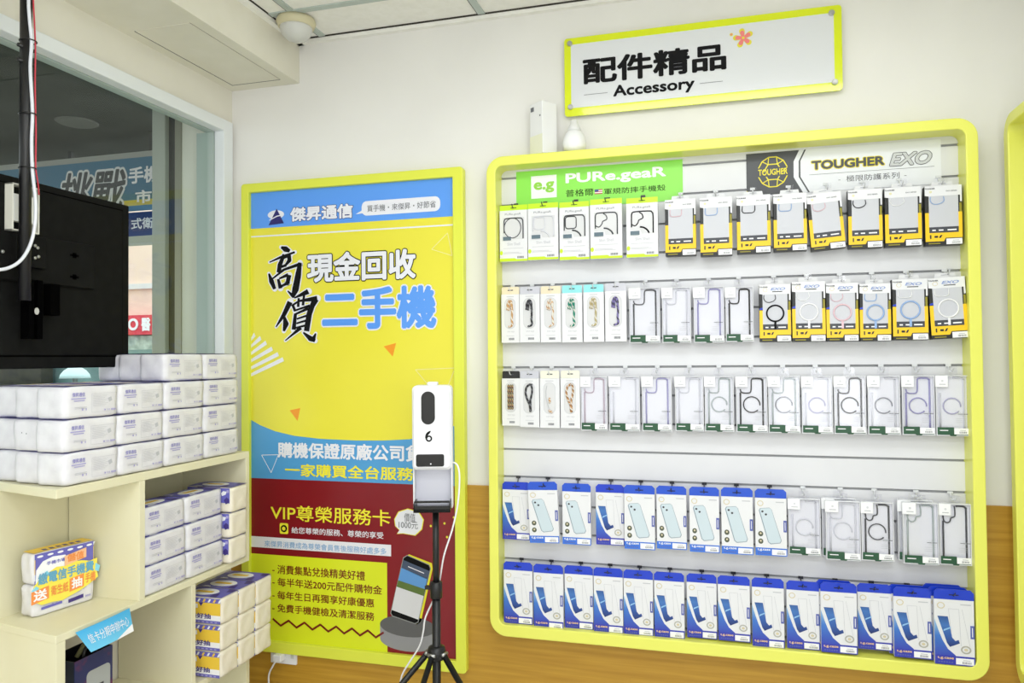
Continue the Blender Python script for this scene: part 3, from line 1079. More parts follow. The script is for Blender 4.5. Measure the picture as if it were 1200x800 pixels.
def puregear(label, px0, px1, pt, pb, yf, kind, frame):
    t, w, h = holder('phone_case_box', label, 'box', px0, px1, pt, pb, yf, 0, 'lime and white phone case boxes')
    hb = h * .905
    U = lambda u, v: ((u - .5) * w, v * hb)
    e = .0004
    b = MB()
    b.box(-w / 2, w / 2, 0, .022, 0, hb, box_white)
    b.build('carton', t, .0008)
    b = MB()
    b.box(-w / 2, w / 2, .004, .0065, hb + .0003, h, lime_card)
    b.rect(-.010, .010, h - .0105, h - .008, .0036, mat('slot_olive', (84, 104, 24), .6))
    b.build('hang_tab', t)
    b = MB()
    A, B = U(.13, .43), U(.89, .855)
    b.rect(A[0], B[0], A[1], B[1], -e, grey_win)
    b.build('window', t)
    b = MB()
    V = lambda u, v: (A[0] + u * (B[0] - A[0]), A[1] + v * (B[1] - A[1]))
    m, r = frame, .0019
    y = -.0012
    Q = lambda u, v: (V(u, v)[0], y, V(u, v)[1])
    b.tube(spline([Q(.95, .02), Q(.95, .75), Q(.9, .92), Q(.78, .97), Q(.2, .97), Q(.07, .9), Q(.05, .7), Q(.05, .3)], 5), r, m, 6)
    if kind == 'ring':
        b.tube([Q(.45 + .40 * math.cos(a * .314), .52 + .46 * math.sin(a * .314)) for a in range(20)], .0014, m, 6, True)
    elif kind == 'box':
        b.tube([Q(*p) for p in rrect(.1, .58, .38, .92, .12, 4)], .0016, m, 6, True)
    else:
        b.tube(spline([Q(.06, .42), Q(.2, .36), Q(.32, .48), Q(.36, .6), Q(.52, .68), Q(.5, .84), Q(.38, .94)], 5), .0016, m, 6)
    if kind != 'ring':
        b.tube(spline([Q(.4, .3), Q(.55, .27), Q(.7, .16), Q(.78, .02)], 5), .0024, m, 6)
    b.build('phone_case', t)
    b = MB()
    A2, B2 = U(.2, .895), U(.78, .945)
    b.text('PURe.geaR', A2[0], A2[1], B2[0], B2[1], -e, mat('print_mid_grey', (150, 152, 158), .5), .009)
    b.build('brand_print', t, fix=False)
    b = MB()
    A2, B2 = U(.13, .41), U(.42, .485)
    b.poly([U(.10, .40), U(.5, .40), U(.45, .5), U(.10, .5)], -2 * e, box_white)
    b.rect(A2[0], B2[0], A2[1], B2[1], -6 * e, slate)
    A2, B2 = U(.28, .31), U(.74, .365)
    b.text('Slim Shell', A2[0], A2[1], B2[0], B2[1], -e, pale_ink, .01)
    for v, u1 in ((.25, .86), (.15, .8), (.17, .7)):
        A2, B2 = U(.14, v), U(u1, v + .008)
        b.rect(A2[0], B2[0], A2[1], B2[1], -e, pale_ink)
    b.poly([U(*p) for p in circ(.06, .17, .055, 14, .042)], -e, lime_card)
    b.poly([U(0, 0), U(1, 0), U(1, .04), U(.6, .04), U(.55, .06), U(0, .06)], -e, lime_card)
    for k in range(6):
        A2, B2 = U(.64 + .04 * k, .055), U(.665 + .04 * k, .095)
        b.rect(A2[0], B2[0], A2[1], B2[1], -2 * e, grey_ink)
    b.build('printed_front', t, fix=False)
    return t


def tougher(label, px0, px1, pt, pb, yf, roll, ring_m, cam_m, cam_kind, seed):
    t, w, h = holder('rugged_case_box', label, 'box', px0, px1, pt, pb, yf, roll, 'black and yellow rugged phone case boxes')
    hb = h * .93
    U = lambda u, v: ((u - .5) * w, v * hb)
    e = .0004
    b = MB()
    b.box(-w / 2, w / 2, 0, .028, 0, hb, t_blk)
    b.build('carton', t, .001)
    b = MB()
    b.prism([(-w * .3, hb), (w * .3, hb), (w * .27, h), (-w * .27, h)], .010, .0125, box_white)
    b.rect(-.010, .010, h - .006, h - .0035, .0096, pale_ink)
    b.build('hang_tab', t)
    b = MB()
    b.poly([U(0, 1), U(1, 1), U(1, .72), U(.95, .72), U(.95, .83), U(.10, .83), U(.0, .84)], -e, box_white)
    b.poly([U(0, .55), U(.105, .55), U(.105, .21), U(.9, .21), U(.9, .55), U(1, .55), U(1, .12), U(.55, .12), U(.5, .065), U(0, .065)], -e, t_yel)
    b.poly([U(.93, .55), U(.99, .55), U(.99, .70), U(.93, .70)], -e, mat('carton_olive', (150, 140, 30), .4))
    if ring_m:
        b.poly([U(0, .56), U(.105, .56), U(.105, .60), U(0, .58)], -2 * e, box_blue)
    A, B = U(.0, .945), U(.28, .968)
    b.text('TOUGHER', A[0], A[1], B[0], B[1], -2 * e, t_blk, .03)
    if ring_m:
        A, B = U(.36, .895), U(.84, .945)
        b.text('EXO', A[0], A[1], B[0], B[1], -2 * e, mat('print_steel_blue', (140, 160, 210), .4), .03, .3)
        A, B = U(.42, .865), U(.74, .88)
        b.rect(A[0], B[0], A[1], B[1], -2 * e, t_chg)
        b.ring([U(*p) for p in circ(.19, .905, .075, 14, .035)], [U(*p) for p in circ(.19, .905, .06, 14, .028)], -2 * e, -e, gold)
    else:
        A, B = U(.58, .895), U(.87, .915)
        b.text('EXO SERIES', A[0], A[1], B[0], B[1], -2 * e, grey_ink, .02)
        b.poly([U(*p) for p in circ(.16, .90, .04, 10, .02)], -2 * e, mat('print_pale_gold', (232, 226, 180), .4))
    A, B = U(.25, .115), U(.25, .17)
    b.rect(U(.12, .12)[0], U(.16, .12)[0], U(0, .11)[1], U(0, .175)[1], -2 * e, t_blk)
    b.poly([U(*p) for p in rrect(.24, .34, .125, .16, .012, 3)], -2 * e, t_blk)
    b.poly([U(.36, .12), U(.42, .125), U(.46, .175), U(.40, .165)], -2 * e, t_blk)
    A, B = U(.08, .022), U(.4, .04)
    b.rect(A[0], B[0], A[1], B[1], -2 * e, mat('carton_olive', (150, 140, 30), .4))
    b.build('printed_front', t, fix=False)
    b = MB()
    A, B = U(.105, .21), U(.9, .83)
    b.rect(A[0], B[0], A[1], B[1], -1.5 * e, t_win)
    V = lambda u, v: (A[0] + u * (B[0] - A[0]), A[1] + v * (B[1] - A[1]))
    b.poly([V(0, 0), V(1, 0), V(1, .155), V(0, .155)], -2.5 * e, t_chg)
    for u0, u1 in ((.1, .22), (.32, .48), (.62, .92)):
        b.poly([V(u0, .05), V(u1, .05), V(u1, .085), V(u0, .085)], -3.5 * e, white_ink)
    b.build('window', t, fix=False)
    b = MB()
    Q = lambda u, v: (V(u, v)[0], -.002, V(u, v)[1])
    if ring_m:
        rr = .34 * (B[0] - A[0])
        c0 = V(.5, .46)
        b.tube([(c0[0] + rr * math.cos(a * .2618), -.002, c0[1] + rr * math.sin(a * .2618)) for a in range(24)], .0023, ring_m, 6, True)
        b.box(c0[0] - .003, c0[0] + .003, -.0026, -.0012, A[1] + .002, c0[1] - rr, ring_m)
    if cam_kind == 'round':
        b.tube(spline([Q(.06, .98), Q(.05, .88), Q(.12, .8), Q(.25, .77), Q(.42, .8), Q(.52, .87), Q(.5, .98)], 5), .0011, cam_m, 6)
    elif cam_kind == 'box':
        b.tube([Q(.08, .98), Q(.07, .84), Q(.11, .80), Q(.16, .785), Q(.45, .785), Q(.52, .81), Q(.55, .86), Q(.55, .98)], .0012, cam_m, 6)
    else:
        b.tube(spline([Q(.05, .97), Q(.06, .88), Q(.14, .83), Q(.22, .87), Q(.26, .93), Q(.42, .96), Q(.45, .99)], 5), .0011, cam_m, 6)
    b.build('phone_case', t)
    b = MB()
    A, B = U(.56, .01), U(.985, .105)
    barcode(b, A[0], B[0], A[1], B[1], -4 * e, seed)
    b.build('price_label', t, fix=False)
    return t


def strand(b, path, r, cols, turns=9):
    """a braided cord: three twisted strands"""
    P = spline(path, 7)
    n = len(P)
    for s in range(3):
        pts = []
        for i, p in enumerate(P):
            a = turns * 2 * math.pi * i / n + s * 2.094
            tdir = (P[min(i + 1, n - 1)] - P[max(i - 1, 0)]).normalized()
            side = tdir.cross(Vector((0, 1, 0))).normalized()
            pts.append(p + side * math.cos(a) * r * .55 + Vector((0, 1, 0)) * math.sin(a) * r * .4)
        b.tube(pts, r * .62, cols[s % len(cols)], 5)


def strapbox(label, px0, px1, pt, pb, yf, tabm, cols, kind):
    t, w, h = holder('phone_strap_box', label, 'box', px0, px1, pt, pb, yf, 0, 'white boxes of braided phone straps')
    hb = h * .865
    U = lambda u, v: ((u - .5) * w, v * hb)
    e = .0004
    b = MB()
    b.box(-w / 2, w / 2, 0, .024, 0, hb, box_white)
    b.build('carton', t, .0008)
    b = MB()
    b.prism(tab_pts(w * .96, hb + .0003, h, .003), .004, .0065, tabm)
    b.rect(-.009, .009, h - .0125, h - .0095, .0036, t_chg)
    b.build('hang_tab', t)
    b = MB()
    A, B = U(.2, .29), U(.78, .915)
    rw = (B[0] - A[0]) / 2 * .98
    b.poly(rrect(A[0], B[0], A[1], B[1], rw, 8), -e, grey_win)
    b.ring(rrect(A[0] - .0007, B[0] + .0007, A[1] - .0007, B[1] + .0007, rw, 8), rrect(A[0], B[0], A[1], B[1], rw, 8), -2 * e, -e, pale_ink)
    b.build('window', t)
    V = lambda u, v: Vector((A[0] + u * (B[0] - A[0]), -.0028, A[1] + v * (B[1] - A[1])))
    b = MB()
    if kind == 'fold':
        strand(b, [V(.25, .62), V(.3, .82), V(.5, .93), V(.68, .84), V(.68, .62)], .0032, cols, 5)
        strand(b, [V(.42, .6), V(.45, .78), V(.6, .85), V(.72, .6), V(.68, .3), V(.72, .12), V(.38, .06)], .0032, cols, 7)
    elif kind == 'loop':
        strand(b, [V(.62, .95), V(.3, .86), V(.2, .65), V(.38, .42), V(.55, .28), V(.6, .05)], .0034, cols, 7)
        strand(b, [V(.72, .95), V(.78, .7), V(.62, .4), V(.66, .06)], .0034, cols, 6)
    elif kind == 'thin':
        b.tube(spline([V(.3, .9), V(.2, .7), V(.3, .35), V(.55, .1)], 6), .0008, pale_ink, 5)
        strand(b, [V(.5, .5), V(.55, .35)], .0034, cols, 2)
        strand(b, [V(.45, .1), V(.75, .04)], .0034, cols, 2)
    else:
        for k in range(3):
            strand(b, [V(.3 + .2 * k, .1), V(.3 + .2 * k, .5), V(.3 + .2 * k, .92)], .0036, cols, 6)
    b.build('strap', t)
    b = MB()
    A2, B2 = U(.3, .945), U(.7, .958)
    b.rect(A2[0], B2[0], A2[1], B2[1], -e, pale_ink)
    A2, B2 = U(.32, .205), U(.72, .245)
    b.text('strap', A2[0], A2[1], B2[0], B2[1], -e, pale_ink, 0)
    A2, B2 = U(.28, .14), U(.72, .148)
    b.rect(A2[0], B2[0], A2[1], B2[1], -e, pale_ink)
    for k in range(6):
        A2, B2 = U(.42 + .05 * k, .055), U(.455 + .05 * k, .1)
        b.rect(A2[0], B2[0], A2[1], B2[1], -e, grey_ink)
    b.build('printed_front', t, fix=False)
    return t


def clearcase(label, px0, px1, pt, pb, yf, frame, ring_m, cut='round', roll=0, seed=0, depth=.018):
    t, w, h = holder('clear_case_box', label, 'box', px0, px1, pt, pb, yf, roll, 'clear boxed phone cases with green labels')
    U = lambda u, v: ((u - .5) * w, v * h)
    e = .0004
    b = MB()
    th = .0022
    b.ring([(-w / 2, 0), (w / 2, 0), (w / 2, h), (-w / 2, h)], [(-w / 2 + th, th), (w / 2 - th, th), (w / 2 - th, h - th), (-w / 2 + th, h - th)], 0, depth, tray_m)
    b.box(-w / 2 + th, w / 2 - th, .0085, .0105, th, h - th, card_g)
    b.build('tray', t, .0004, 1)
    MB().box(-w / 2 + th, w / 2 - th, .0004, .0010, th, h - th, clear_m).build('lid', t)
    b = MB()
    yb = .0062
    A, B = U(.08, .1), U(.92, .97)
    V = lambda u, v: (A[0] + u * (B[0] - A[0]), A[1] + v * (B[1] - A[1]))
    case_outline(b, V, w, yb, .0024, frame, cut)
    if ring_m:
        rr = .265 * w
        c0 = V(.5, .45)
        n = 20
        pts = [(c0[0] + rr * math.cos(math.radians(-5 + 17 * a)), yb, c0[1] + rr * math.sin(math.radians(-5 + 17 * a))) for a in range(n)]
        b.tube(pts, .0017, ring_m, 6)
    b.build('phone_case', t)
    b = MB()
    A2, B2 = U(-.015, .81), U(.37, .995)
    b.rect(A2[0], B2[0], A2[1], B2[1], -.0002, white_ink)
    c0 = U(.2, .91)
    b.poly(circ(c0[0], c0[1], .0032, 10), -.0006, mat('sticker_pale', (218, 219, 224), .5))
    A2, B2 = U(.1, .845), U(.3, .86)
    b.rect(A2[0], B2[0], A2[1], B2[1], -.0006, pale_ink)
    b.build('sticker', t, fix=False)
    b = MB()
    c0 = U(.8, .36)
    A2, B2 = U(.68, .35), U(.93, .37)
    b.stroke([(c0[0] - .012, c0[1], .0016), (c0[0] + .013, c0[1], .0016)], -.0002, grey_ink)
    b.stroke([(c0[0], c0[1] - .009, .0007), (c0[0], c0[1] + .009, .0007)], -.0002, pale_ink)
    b.stroke([(c0[0] - .007, c0[1] - .005, .0007), (c0[0] + .007, c0[1] + .005, .0007)], -.0003, pale_ink)
    b.stroke([(c0[0] - .007, c0[1] + .005, .0007), (c0[0] + .007, c0[1] - .005, .0007)], -.0004, pale_ink)
    for k in range(3):
        A2, B2 = U(.6, .22 + .03 * k), U(.9, .225 + .03 * k)
        b.rect(A2[0], B2[0], A2[1], B2[1], -.0002, pale_ink)
    b.build('printed_front', t, fix=False)
    b = MB()
    b.poly([U(.03, .015), U(.97, .015), U(.97, .05), U(.53, .05), U(.53, .14), U(.03, .14)], -.0002, green_l)
    b.poly([U(.38, .02), U(.62, .02), U(.58, -.004), U(.42, -.004)], -.0002, green_l)
    A2, B2 = U(.1, .08), U(.35, .095)
    b.rect(A2[0], B2[0], A2[1], B2[1], -.0006, white_ink)
    b.build('green_label', t, fix=False)
    b = MB()
    A2, B2 = U(.53, .025), U(.97, .125)
    barcode(b, A2[0], B2[0], A2[1], B2[1], -.0006, seed)
    b.build('price_label', t, fix=False)
    b = MB()
    b.prism([(-.016, h), (.016, h), (.014, h + .022), (-.014, h + .022)], depth * .4, depth * .4 + .0012, clear_m)
    b.rect(-.007, .007, h + .010, h + .014, depth * .4 - .0003, hook_m)
    b.build('hang_tab', t)
    return t


K, DK = black_ink, mat('case_dark_grey', (58, 60, 66), .35)
GY_, CL = mat('case_grey', (150, 150, 160), .35), mat('case_clear', (222, 222, 230), .25)
PU, LP = mat('case_lavender', (160, 156, 205), .35), mat('case_pale_lilac', (184, 180, 212), .35)
PK, BL = mat('case_pink', (232, 196, 206), .35), mat('case_blue', (150, 180, 226), .35)
WH, PR = mat('case_white', (246, 246, 248), .35), mat('case_mauve', (196, 176, 190), .35)
SG = mat('case_sage', (176, 186, 186), .35)

# top row, left: five lime boxes
rows = [(585.5, 617.8, 240, 306, -.060, 'ring', DK, 'showing a dark ring case'), (618.5, 654, 237.5, 304, -.060, 'box', CL, 'showing a clear pale case'),
        (655.5, 690.5, 236, 304, -.060, 'box', DK, 'showing a dark square camera frame'), (691.5, 729, 232.5, 302.5, -.072, 'wave', DK, 'standing out, showing a dark wavy frame'),
        (734, 771, 231, 301, -.066, 'wave', K, 'by the yellow boxes, black wavy frame')]
for k, (a, c_, tp, bt, yf, kd, fm, look) in enumerate(rows):
    puregear('%s lime case box from the left, top row, %s' % (ORD[k], look), a, c_, tp, bt, yf, kd, fm)
    xc, zb, w, h = place(a, c_, tp, bt, yf)
    hook(xc, yf, zb + h - .009, 2.0045, True)

rows = [(779.5, 815.5, 228.5, 299.5, 0, PK, 'box', 'a faint pink camera frame'), (820.5, 858, 226, 299.5, 0, BL, 'box', 'a faint blue camera frame'), (863.5, 903, 223.5, 296.5, 0, K, 'box', 'a black camera frame'),
        (906.5, 945.5, 221.5, 294, 0, BL, 'box', 'a pale blue camera frame'), (948.5, 993, 218.5, 292, -.075, PK, 'round', 'a pinkish frame, hanging crooked'), (994, 1034, 216.5, 290.5, 0, K, 'round', 'a black round frame'),
        (1037, 1080, 214, 288.5, 0, WH, 'round', 'a white frame'), (1084, 1127.5, 212, 287, 0, BL, 'round', 'a light blue round frame')]
for k, (a, c_, tp, bt, rl, cm, ck, look) in enumerate(rows):
    yf = -.066 - (.002 * (k % 2))
    tougher('%s yellow case box from the left, top row, with %s' % (ORD[k], look), a, c_, tp, bt, yf, rl, None, cm, ck, k)
    xc, zb, w, h = place(a, c_, tp, bt, yf)
    hook(xc, yf + .008, zb + h - .005, 2.0045)

beige, lilac, cyan, black_t, cream = (mat('tab_beige', (240, 226, 196), .4), mat('tab_grey_lilac', (206, 206, 216), .4), mat('tab_cyan', (150, 228, 232), .4), mat('tab_black', (28, 28, 30), .4), mat('tab_cream', (238, 236, 220), .4))
tan, wht_c, blk_c, gry_c, teal_c, khaki, viol, brn = (mat('cord_tan', (206, 160, 110), .7), mat('cord_white', (236, 230, 220), .7), mat('cord_black', (44, 44, 48), .7), mat('cord_grey', (120, 122, 128), .7), mat('cord_teal', (40, 140, 118), .7), mat('cord_khaki', (190, 176, 130), .7), mat('cord_violet', (140, 130, 184), .7), mat('cord_brown', (160, 112, 72), .7))
rows = [(587.5, 608.5, 336, 401.5, beige, (tan, wht_c, tan), 'fold', 'a tan and white cord'), (608.9, 632.5, 335.5, 401, lilac, (blk_c, gry_c, blk_c), 'fold', 'a black and grey cord'),
        (633.3, 657.4, 335, 401, beige, (wht_c, tan, wht_c), 'fold', 'a pale cord flecked with tan'), (658.2, 682.3, 334, 401, cyan, (teal_c, wht_c, teal_c), 'fold', 'a teal cord and cyan tab'),
        (683.6, 707.8, 333, 400.5, cyan, (khaki, wht_c, khaki), 'fold', 'a khaki cord and cyan tab'), (709, 734, 331.5, 400, lilac, (blk_c, viol, viol), 'fold', 'a black and violet cord')]
for k, (a, c_, tp, bt, tm, cols, kd, look) in enumerate(rows):
    yf = -.058 - .0015 * (k % 2)
    strapbox('%s strap box from the left, second row, with %s' % (ORD[k], look), a, c_, tp, bt, yf, tm, cols, kd)
    xc, zb, w, h = place(a, c_, tp, bt, yf)
    hook(xc, yf, zb + h - .011, 1.736, clip=False)
rows = [(737.5, 773.4, 337, 401.5, DK, None, 'round', 'a dark frame behind glare'), (776, 809.6, 336.5, 401.3, CL, None, 'round', 'an all clear case'), (813, 848.7, 336, 401.2, PU, None, 'round', 'a lavender frame'),
        (850.3, 883, 336, 400.2, K, None, 'round', 'a black frame')]
for k, (a, c_, tp, bt, fm, rm, ct, look) in enumerate(rows):
    yf = -.058
    clearcase('%s clear case box from the left, second row, with %s' % (ORD[k], look), a, c_, tp, bt, yf, fm, rm, ct, seed=k)
    xc, zb, w, h = place(a, c_, tp, bt, yf)
    hook(xc, yf, zb + h + .012, 1.736)
rows = [(890, 926.7, 328, 400.4, 0, K, DK, 'round', 'a black ring'), (928.3, 967.3, 324.5, 400.2, 0, WH, WH, 'round', 'a white ring'), (968.3, 1006, 326.5, 399.8, 0, PK, PK, 'round', 'a pink ring'),
        (1007.5, 1044, 327, 399.6, 0, BL, BL, 'box', 'a mid blue ring'), (1046, 1087.5, 321.5, 398.4, 0, BL, WH, 'box', 'a light blue ring'), (1090, 1136, 318, 396.5, -.045, WH, WH, 'box', 'a white ring, hanging crooked')]
for k, (a, c_, tp, bt, rl, rm, cm, ck, look) in enumerate(rows):
    yf = -.066 - .002 * (k % 2)
    tougher('%s yellow case box from the left, second row, with %s' % (ORD[k], look), a, c_, tp, bt, yf, rl, rm, cm, ck, 20 + k)
    xc, zb, w, h = place(a, c_, tp, bt, yf)
    hook(xc, yf + .008, zb + h - .005, 1.736)

rows = [(588.2, 609.2, 434.7, 498.7, black_t, (blk_c, khaki, brn), 'pack', 'a leopard cord and black tab'), (609.2, 631.7, 434.5, 500.5, lilac, (blk_c, gry_c, blk_c), 'loop', 'a looped dark grey cord'),
        (632.7, 655.7, 434.3, 501.3, cream, (tan, wht_c, tan), 'thin', 'a thin pale cord'), (656.8, 679.6, 434, 501.5, cream, (tan, brn, wht_c), 'loop', 'a looped orange tan cord')]
for k, (a, c_, tp, bt, tm, cols, kd, look) in enumerate(rows):
    yf = -.058 - .0015 * (k % 2)
    strapbox('%s strap box from the left, third row, with %s' % (ORD[k], look), a, c_, tp, bt, yf, tm, cols, kd)
    xc, zb, w, h = place(a, c_, tp, bt, yf)
    hook(xc, yf, zb + h - .011, 1.467, clip=False)
rows = [(680.6, 711.7, 441, 504.2, PR, None, 'round', 'a mauve frame'), (713.8, 749.8, 440.8, 504.8, CL, None, 'none', 'a plain clear case'), (752.4, 787.3, 440.8, 505, PU, None, 'round', 'a lavender frame'),
        (791.3, 824.6, 440.8, 505, CL, None, 'round', 'a clear case and pale cutout'), (826, 860, 440.8, 505.5, SG, SG, 'round', 'a sage ring and frame'), (862.8, 899.3, 440.8, 506.3, K, K, 'round', 'a black ring, thick frame'),
        (900.5, 937.5, 440.6, 507, SG, GY_, 'round', 'a grey ring and sage frame'), (939.6, 976, 440.6, 508, CL, LP, 'none', 'a lilac grey ring only'), (977.6, 1015, 440.4, 508.4, K, K, 'round', 'a black ring, slim frame'),
        (1017.2, 1055, 440.2, 509, CL, GY_, 'none', 'a pale grey ring only'), (1057.3, 1095.6, 440, 509.6, PU, PU, 'round', 'a lavender ring and frame'), (1097, 1136, 439.8, 510.5, CL, LP, 'none', 'a pale lilac ring')]
for k, (a, c_, tp, bt, fm, rm, ct, look) in enumerate(rows):
    yf = -.058
    clearcase('%s clear case box from the left, third row, with %s' % (ORD[k], look), a, c_, tp, bt, yf, fm, rm, ct, seed=40 + k)
    xc, zb, w, h = place(a, c_, tp, bt, yf)
    hook(xc, yf, zb + h + .012, 1.467)

rows = [(589, 621, 564.6, 632, -.052, 0, 'dark', 'dark phone, half behind the next'), (620, 656, 563.5, 636, -.078, -.035, 'pale', 'pale phone, tilted over the first'), (659, 692.4, 566.4, 638, -.056, 0, 'pale', 'pale phone, beside a bare gap'),
        (698.4, 731.5, 567.6, 638.4, -.052, 0, 'dark', 'dark blue phone after the gap'), (731.6, 767.4, 568.5, 643.5, -.074, 0, 'pale', 'pale phone'), (769.5, 804.6, 569.4, 643.3, -.066, 0, 'pale', 'pale phone'),
        (808, 843, 570.6, 647, -.070, 0, 'pale', 'pale phone'), (845.4, 882.5, 571.4, 649.3, -.072, 0, 'pale', 'pale phone'), (885, 922, 573, 651, -.066, 0, 'pale', 'pale phone, next to the clear boxes')]
for k, (a, c_, tp, bt, yf, rl, vr, look) in enumerate(rows):
    protector('%s blue topped box from the left, fourth row, %s' % (ORD[k], look), vr, a, c_, tp, bt, yf, rl, seed=60 + k)
    xc, zb, w, h = place(a, c_, tp, bt, yf)
    hook(xc, yf + .002, zb + h - .0145, 1.108, True)
rows = [(924, 961.8, 584.5, 650, -.058, CL, CL, 'none', 'a colourless ring', None), (968, 1008.6, 587.2, 656.3, -.066, CL, CL, 'round', 'an all clear case', (-.008, .004)), (1009.6, 1047.6, 588.7, 657.2, -.066, DK, DK, 'wave', 'a dark grey ring and frame', None),
        (1058.6, 1100.2, 589.2, 661, -.072, SG, None, 'wave', 'a sage ringless frame', (-.009, .003)), (1101, 1138.6, 590.4, 662, -.066, DK, None, 'wave', 'a black ringless frame', None)]
for k, (a, c_, tp, bt, yf, fm, rm, ct, look, back) in enumerate(rows):
    t = clearcase('%s clear case box from the left, fourth row, with %s' % (ORD[k], look), a, c_, tp, bt, yf, fm, rm, ct, seed=80 + k)
    if back:
        l = t.location
        dup(t, (l.x + back[0], l.y + .0195, l.z + back[1]), 'clear case box peeking out behind the %s clear box of the fourth row' % ORD[k])
    xc, zb, w, h = place(a, c_, tp, bt, yf)
    hook(xc, yf, zb + h + .012, 1.108)

rows = [(590.4, 624, 658.5, 730.5, -.070, 0, 0), (625.4, 660, 661.5, 736.5, -.072, 0, 0), (661.8, 695, 663, 736.5, -.064, 0, 0), (695.8, 730, 665.4, 741, -.070, 0, 0), (730.9, 765.4, 668, 744, -.070, 0, 0), (766.8, 802, 670.5, 747, -.070, 0, 0),
        (805, 840, 672.6, 747.5, -.064, 0, 0), (841.5, 879, 675, 751, -.070, 0, 0), (881.5, 919, 677.5, 758.4, -.074, 0, 0), (922, 960.3, 681, 760.4, -.072, 0, 0), (962, 1004.5, 682.8, 765, -.088, 0, 1), (1005, 1045, 684, 761, -.064, 0, 0),
        (1047.5, 1091.5, 688.5, 770.7, -.082, 0, 1), (1095, 1142, 690.8, 779, -.088, 0, 2)]
look = {0: 'beside the lime frame', 10: 'standing out in front of its neighbours', 11: 'set back behind its neighbour', 12: 'front of a pair', 13: 'front of a stack'}
for k, (a, c_, tp, bt, yf, rl, nb) in enumerate(rows):
    t = protector('%s blue topped box from the left, bottom row%s' % (ORD[k], ', ' + look[k] if k in look else ''), 'dark', a, c_, tp, bt, yf, rl, seed=90 + k)
    l = t.location
    for j in range(nb):
        dup(t, (l.x - .009 * (j + 1), l.y + .0195 * (j + 1), l.z + .001 * (j + 1)),
            'blue box %s the %s box of the bottom row, left edge showing' % (('right behind', 'two behind')[j], ORD[k]),
            skip=('side_tag', 'price_label'))
    xc, zb, w, h = place(a, c_, tp, bt, yf)
    hook(xc, yf + .002, zb + h - .0145, .842, True)

# ------------------------------------------------------------------ on top of the display frame
TZ = DZ1
tb = thing('white_carton', 'plain white upright carton standing on top of the display frame', 'box', (1.205, -.048, TZ + .0005), (0, 0, math.radians(-36)))
MB().box(-.031, .031, -.031, .031, 0, .168, mat('glossy_white', (246, 246, 246), .2)).build('carton', tb, .002)
b = MB()
b.rect(-.026, -.010, .142, .156, -.0316, grey_ink)
b.poly(circ(.020, .122, .003, 10), -.0316, grey_ink)
b.rect(-.0305, .0305, .0, .062, -.0314, mat('carton_pale_lime', (240, 240, 214), .3))
b.build('printed_front', tb, fix=False)
bl = thing('light_bulb', 'white round light bulb standing on top of the display frame', 'bulb', (1.307, -.05, TZ + .0005))
MB().lathe([(.012, 0), (.028, .004), (.036, .016), (.038, .032), (.034, .050), (.027, .064), (.022, .070)], (0, 0, 0), mat('bulb_diffuser', (246, 246, 246), .3)).build('globe', bl)
MB().lathe([(.0215, .070), (.022, .074), (.016, .088), (.0125, .092), (.012, .104), (.006, .108)], (0, 0, 0), mat('bulb_base', (232, 232, 230), .4)).build('base', bl)

# ------------------------------------------------------------------ sanitizer dispenser on a tripod
DXc, DYf = .931, -.35
ds = thing('sanitizer_dispenser', 'white hand sanitizer dispenser with black slot on the tripod in front of the poster', 'dispenser', (DXc, DYf, 1.056), (0, 0, math.radians(17)))
b = MB()
zb, zt = 1.172 - 1.056, 1.420 - 1.056
n = 8
prof = rrect(-.0585, .0585, zb, zt, .014, 5)
b.prism(prof, .012, .085, white_m)
b.prism(rrect(-.054, .054, zb + .006, zt - .006, .012, 5), 0.0, .012, white_m)
b.prism(rrect(-.016, .016, zt - .002, zt + .010, .005, 4), .03, .07, white_m)
b.build('shell', ds, .006, 3)
b = MB()
c_, e_ = W(500.5, 477, DYf), W(493, 460, DYf)
b.prism(rrect(-.030, .010, W(500, 497, DYf).z - 1.056, W(500, 458.5, DYf).z - 1.056, .0195, 8), -.0025, .004, black2)
b.build('level_window', ds, .001)
b = MB()
zc = W(503, 512, DYf).z - 1.056
b.tube([(-.008 + .0075 * math.cos(a * .4488), -.0008, zc - .004 + .0072 * math.sin(a * .4488)) for a in range(14)], [.0022] * 14, black_ink, 6, True)
b.tube(spline([(-.0155, -.0008, zc - .003), (-.0135, -.0008, zc + .008), (-.003, -.0008, zc + .018)], 5), [.0036] * 8 + [.003, .002, .001], black_ink, 6)
b.build('drop_logo', ds)
b = MB()
zl, zh = W(505, 546.5, DYf).z - 1.056, W(505, 532, DYf).z - 1.056
b.prism(rrect(-.046, .036, zl, zh, .006, 4), -.0022, .004, black2)
b.poly(circ(-.003, zl + .008, .0022, 10), -.0027, white_ink)
b.build('display_screen', ds, .001)
b = MB()
b.prism(rrect(-.056, .056, .0, zb + .02, .004, 3), .070, .082, mat('white_plastic_shade', (226, 226, 238), .3))
b.prism([(-.0585, .0), (-.054, .0), (-.054, zb + .01), (-.0585, zb + .01)], .03, .082, white_m)
b.prism([(.0585, .0), (.054, .0), (.054, zb + .01), (.0585, zb + .01)], .03, .082, white_m)
b.build('back_plate', ds, .002)
b = MB()
b.ring(rrect(-.0535, .0535, -.004, .024, .003, 3), rrect(-.051, .051, .006, .030, .002, 3), -.012, -.006, black2)
b.box(-.0535, .0535, -.012, .068, -.004, .005, black2)
b.box(-.0535, -.050, -.012, .068, -.004, .022, black2)
b.box(.050, .0535, -.012, .068, -.004, .022, black2)
b.box(-.0535, .0535, -.012, -.0085, -.004, .016, black2)
b.box(-.048, .048, -.006, .062, .005, .0065, mat('tray_liner', (130, 132, 138), .2, metal=.5))
b.build('drip_tray', ds, .001)

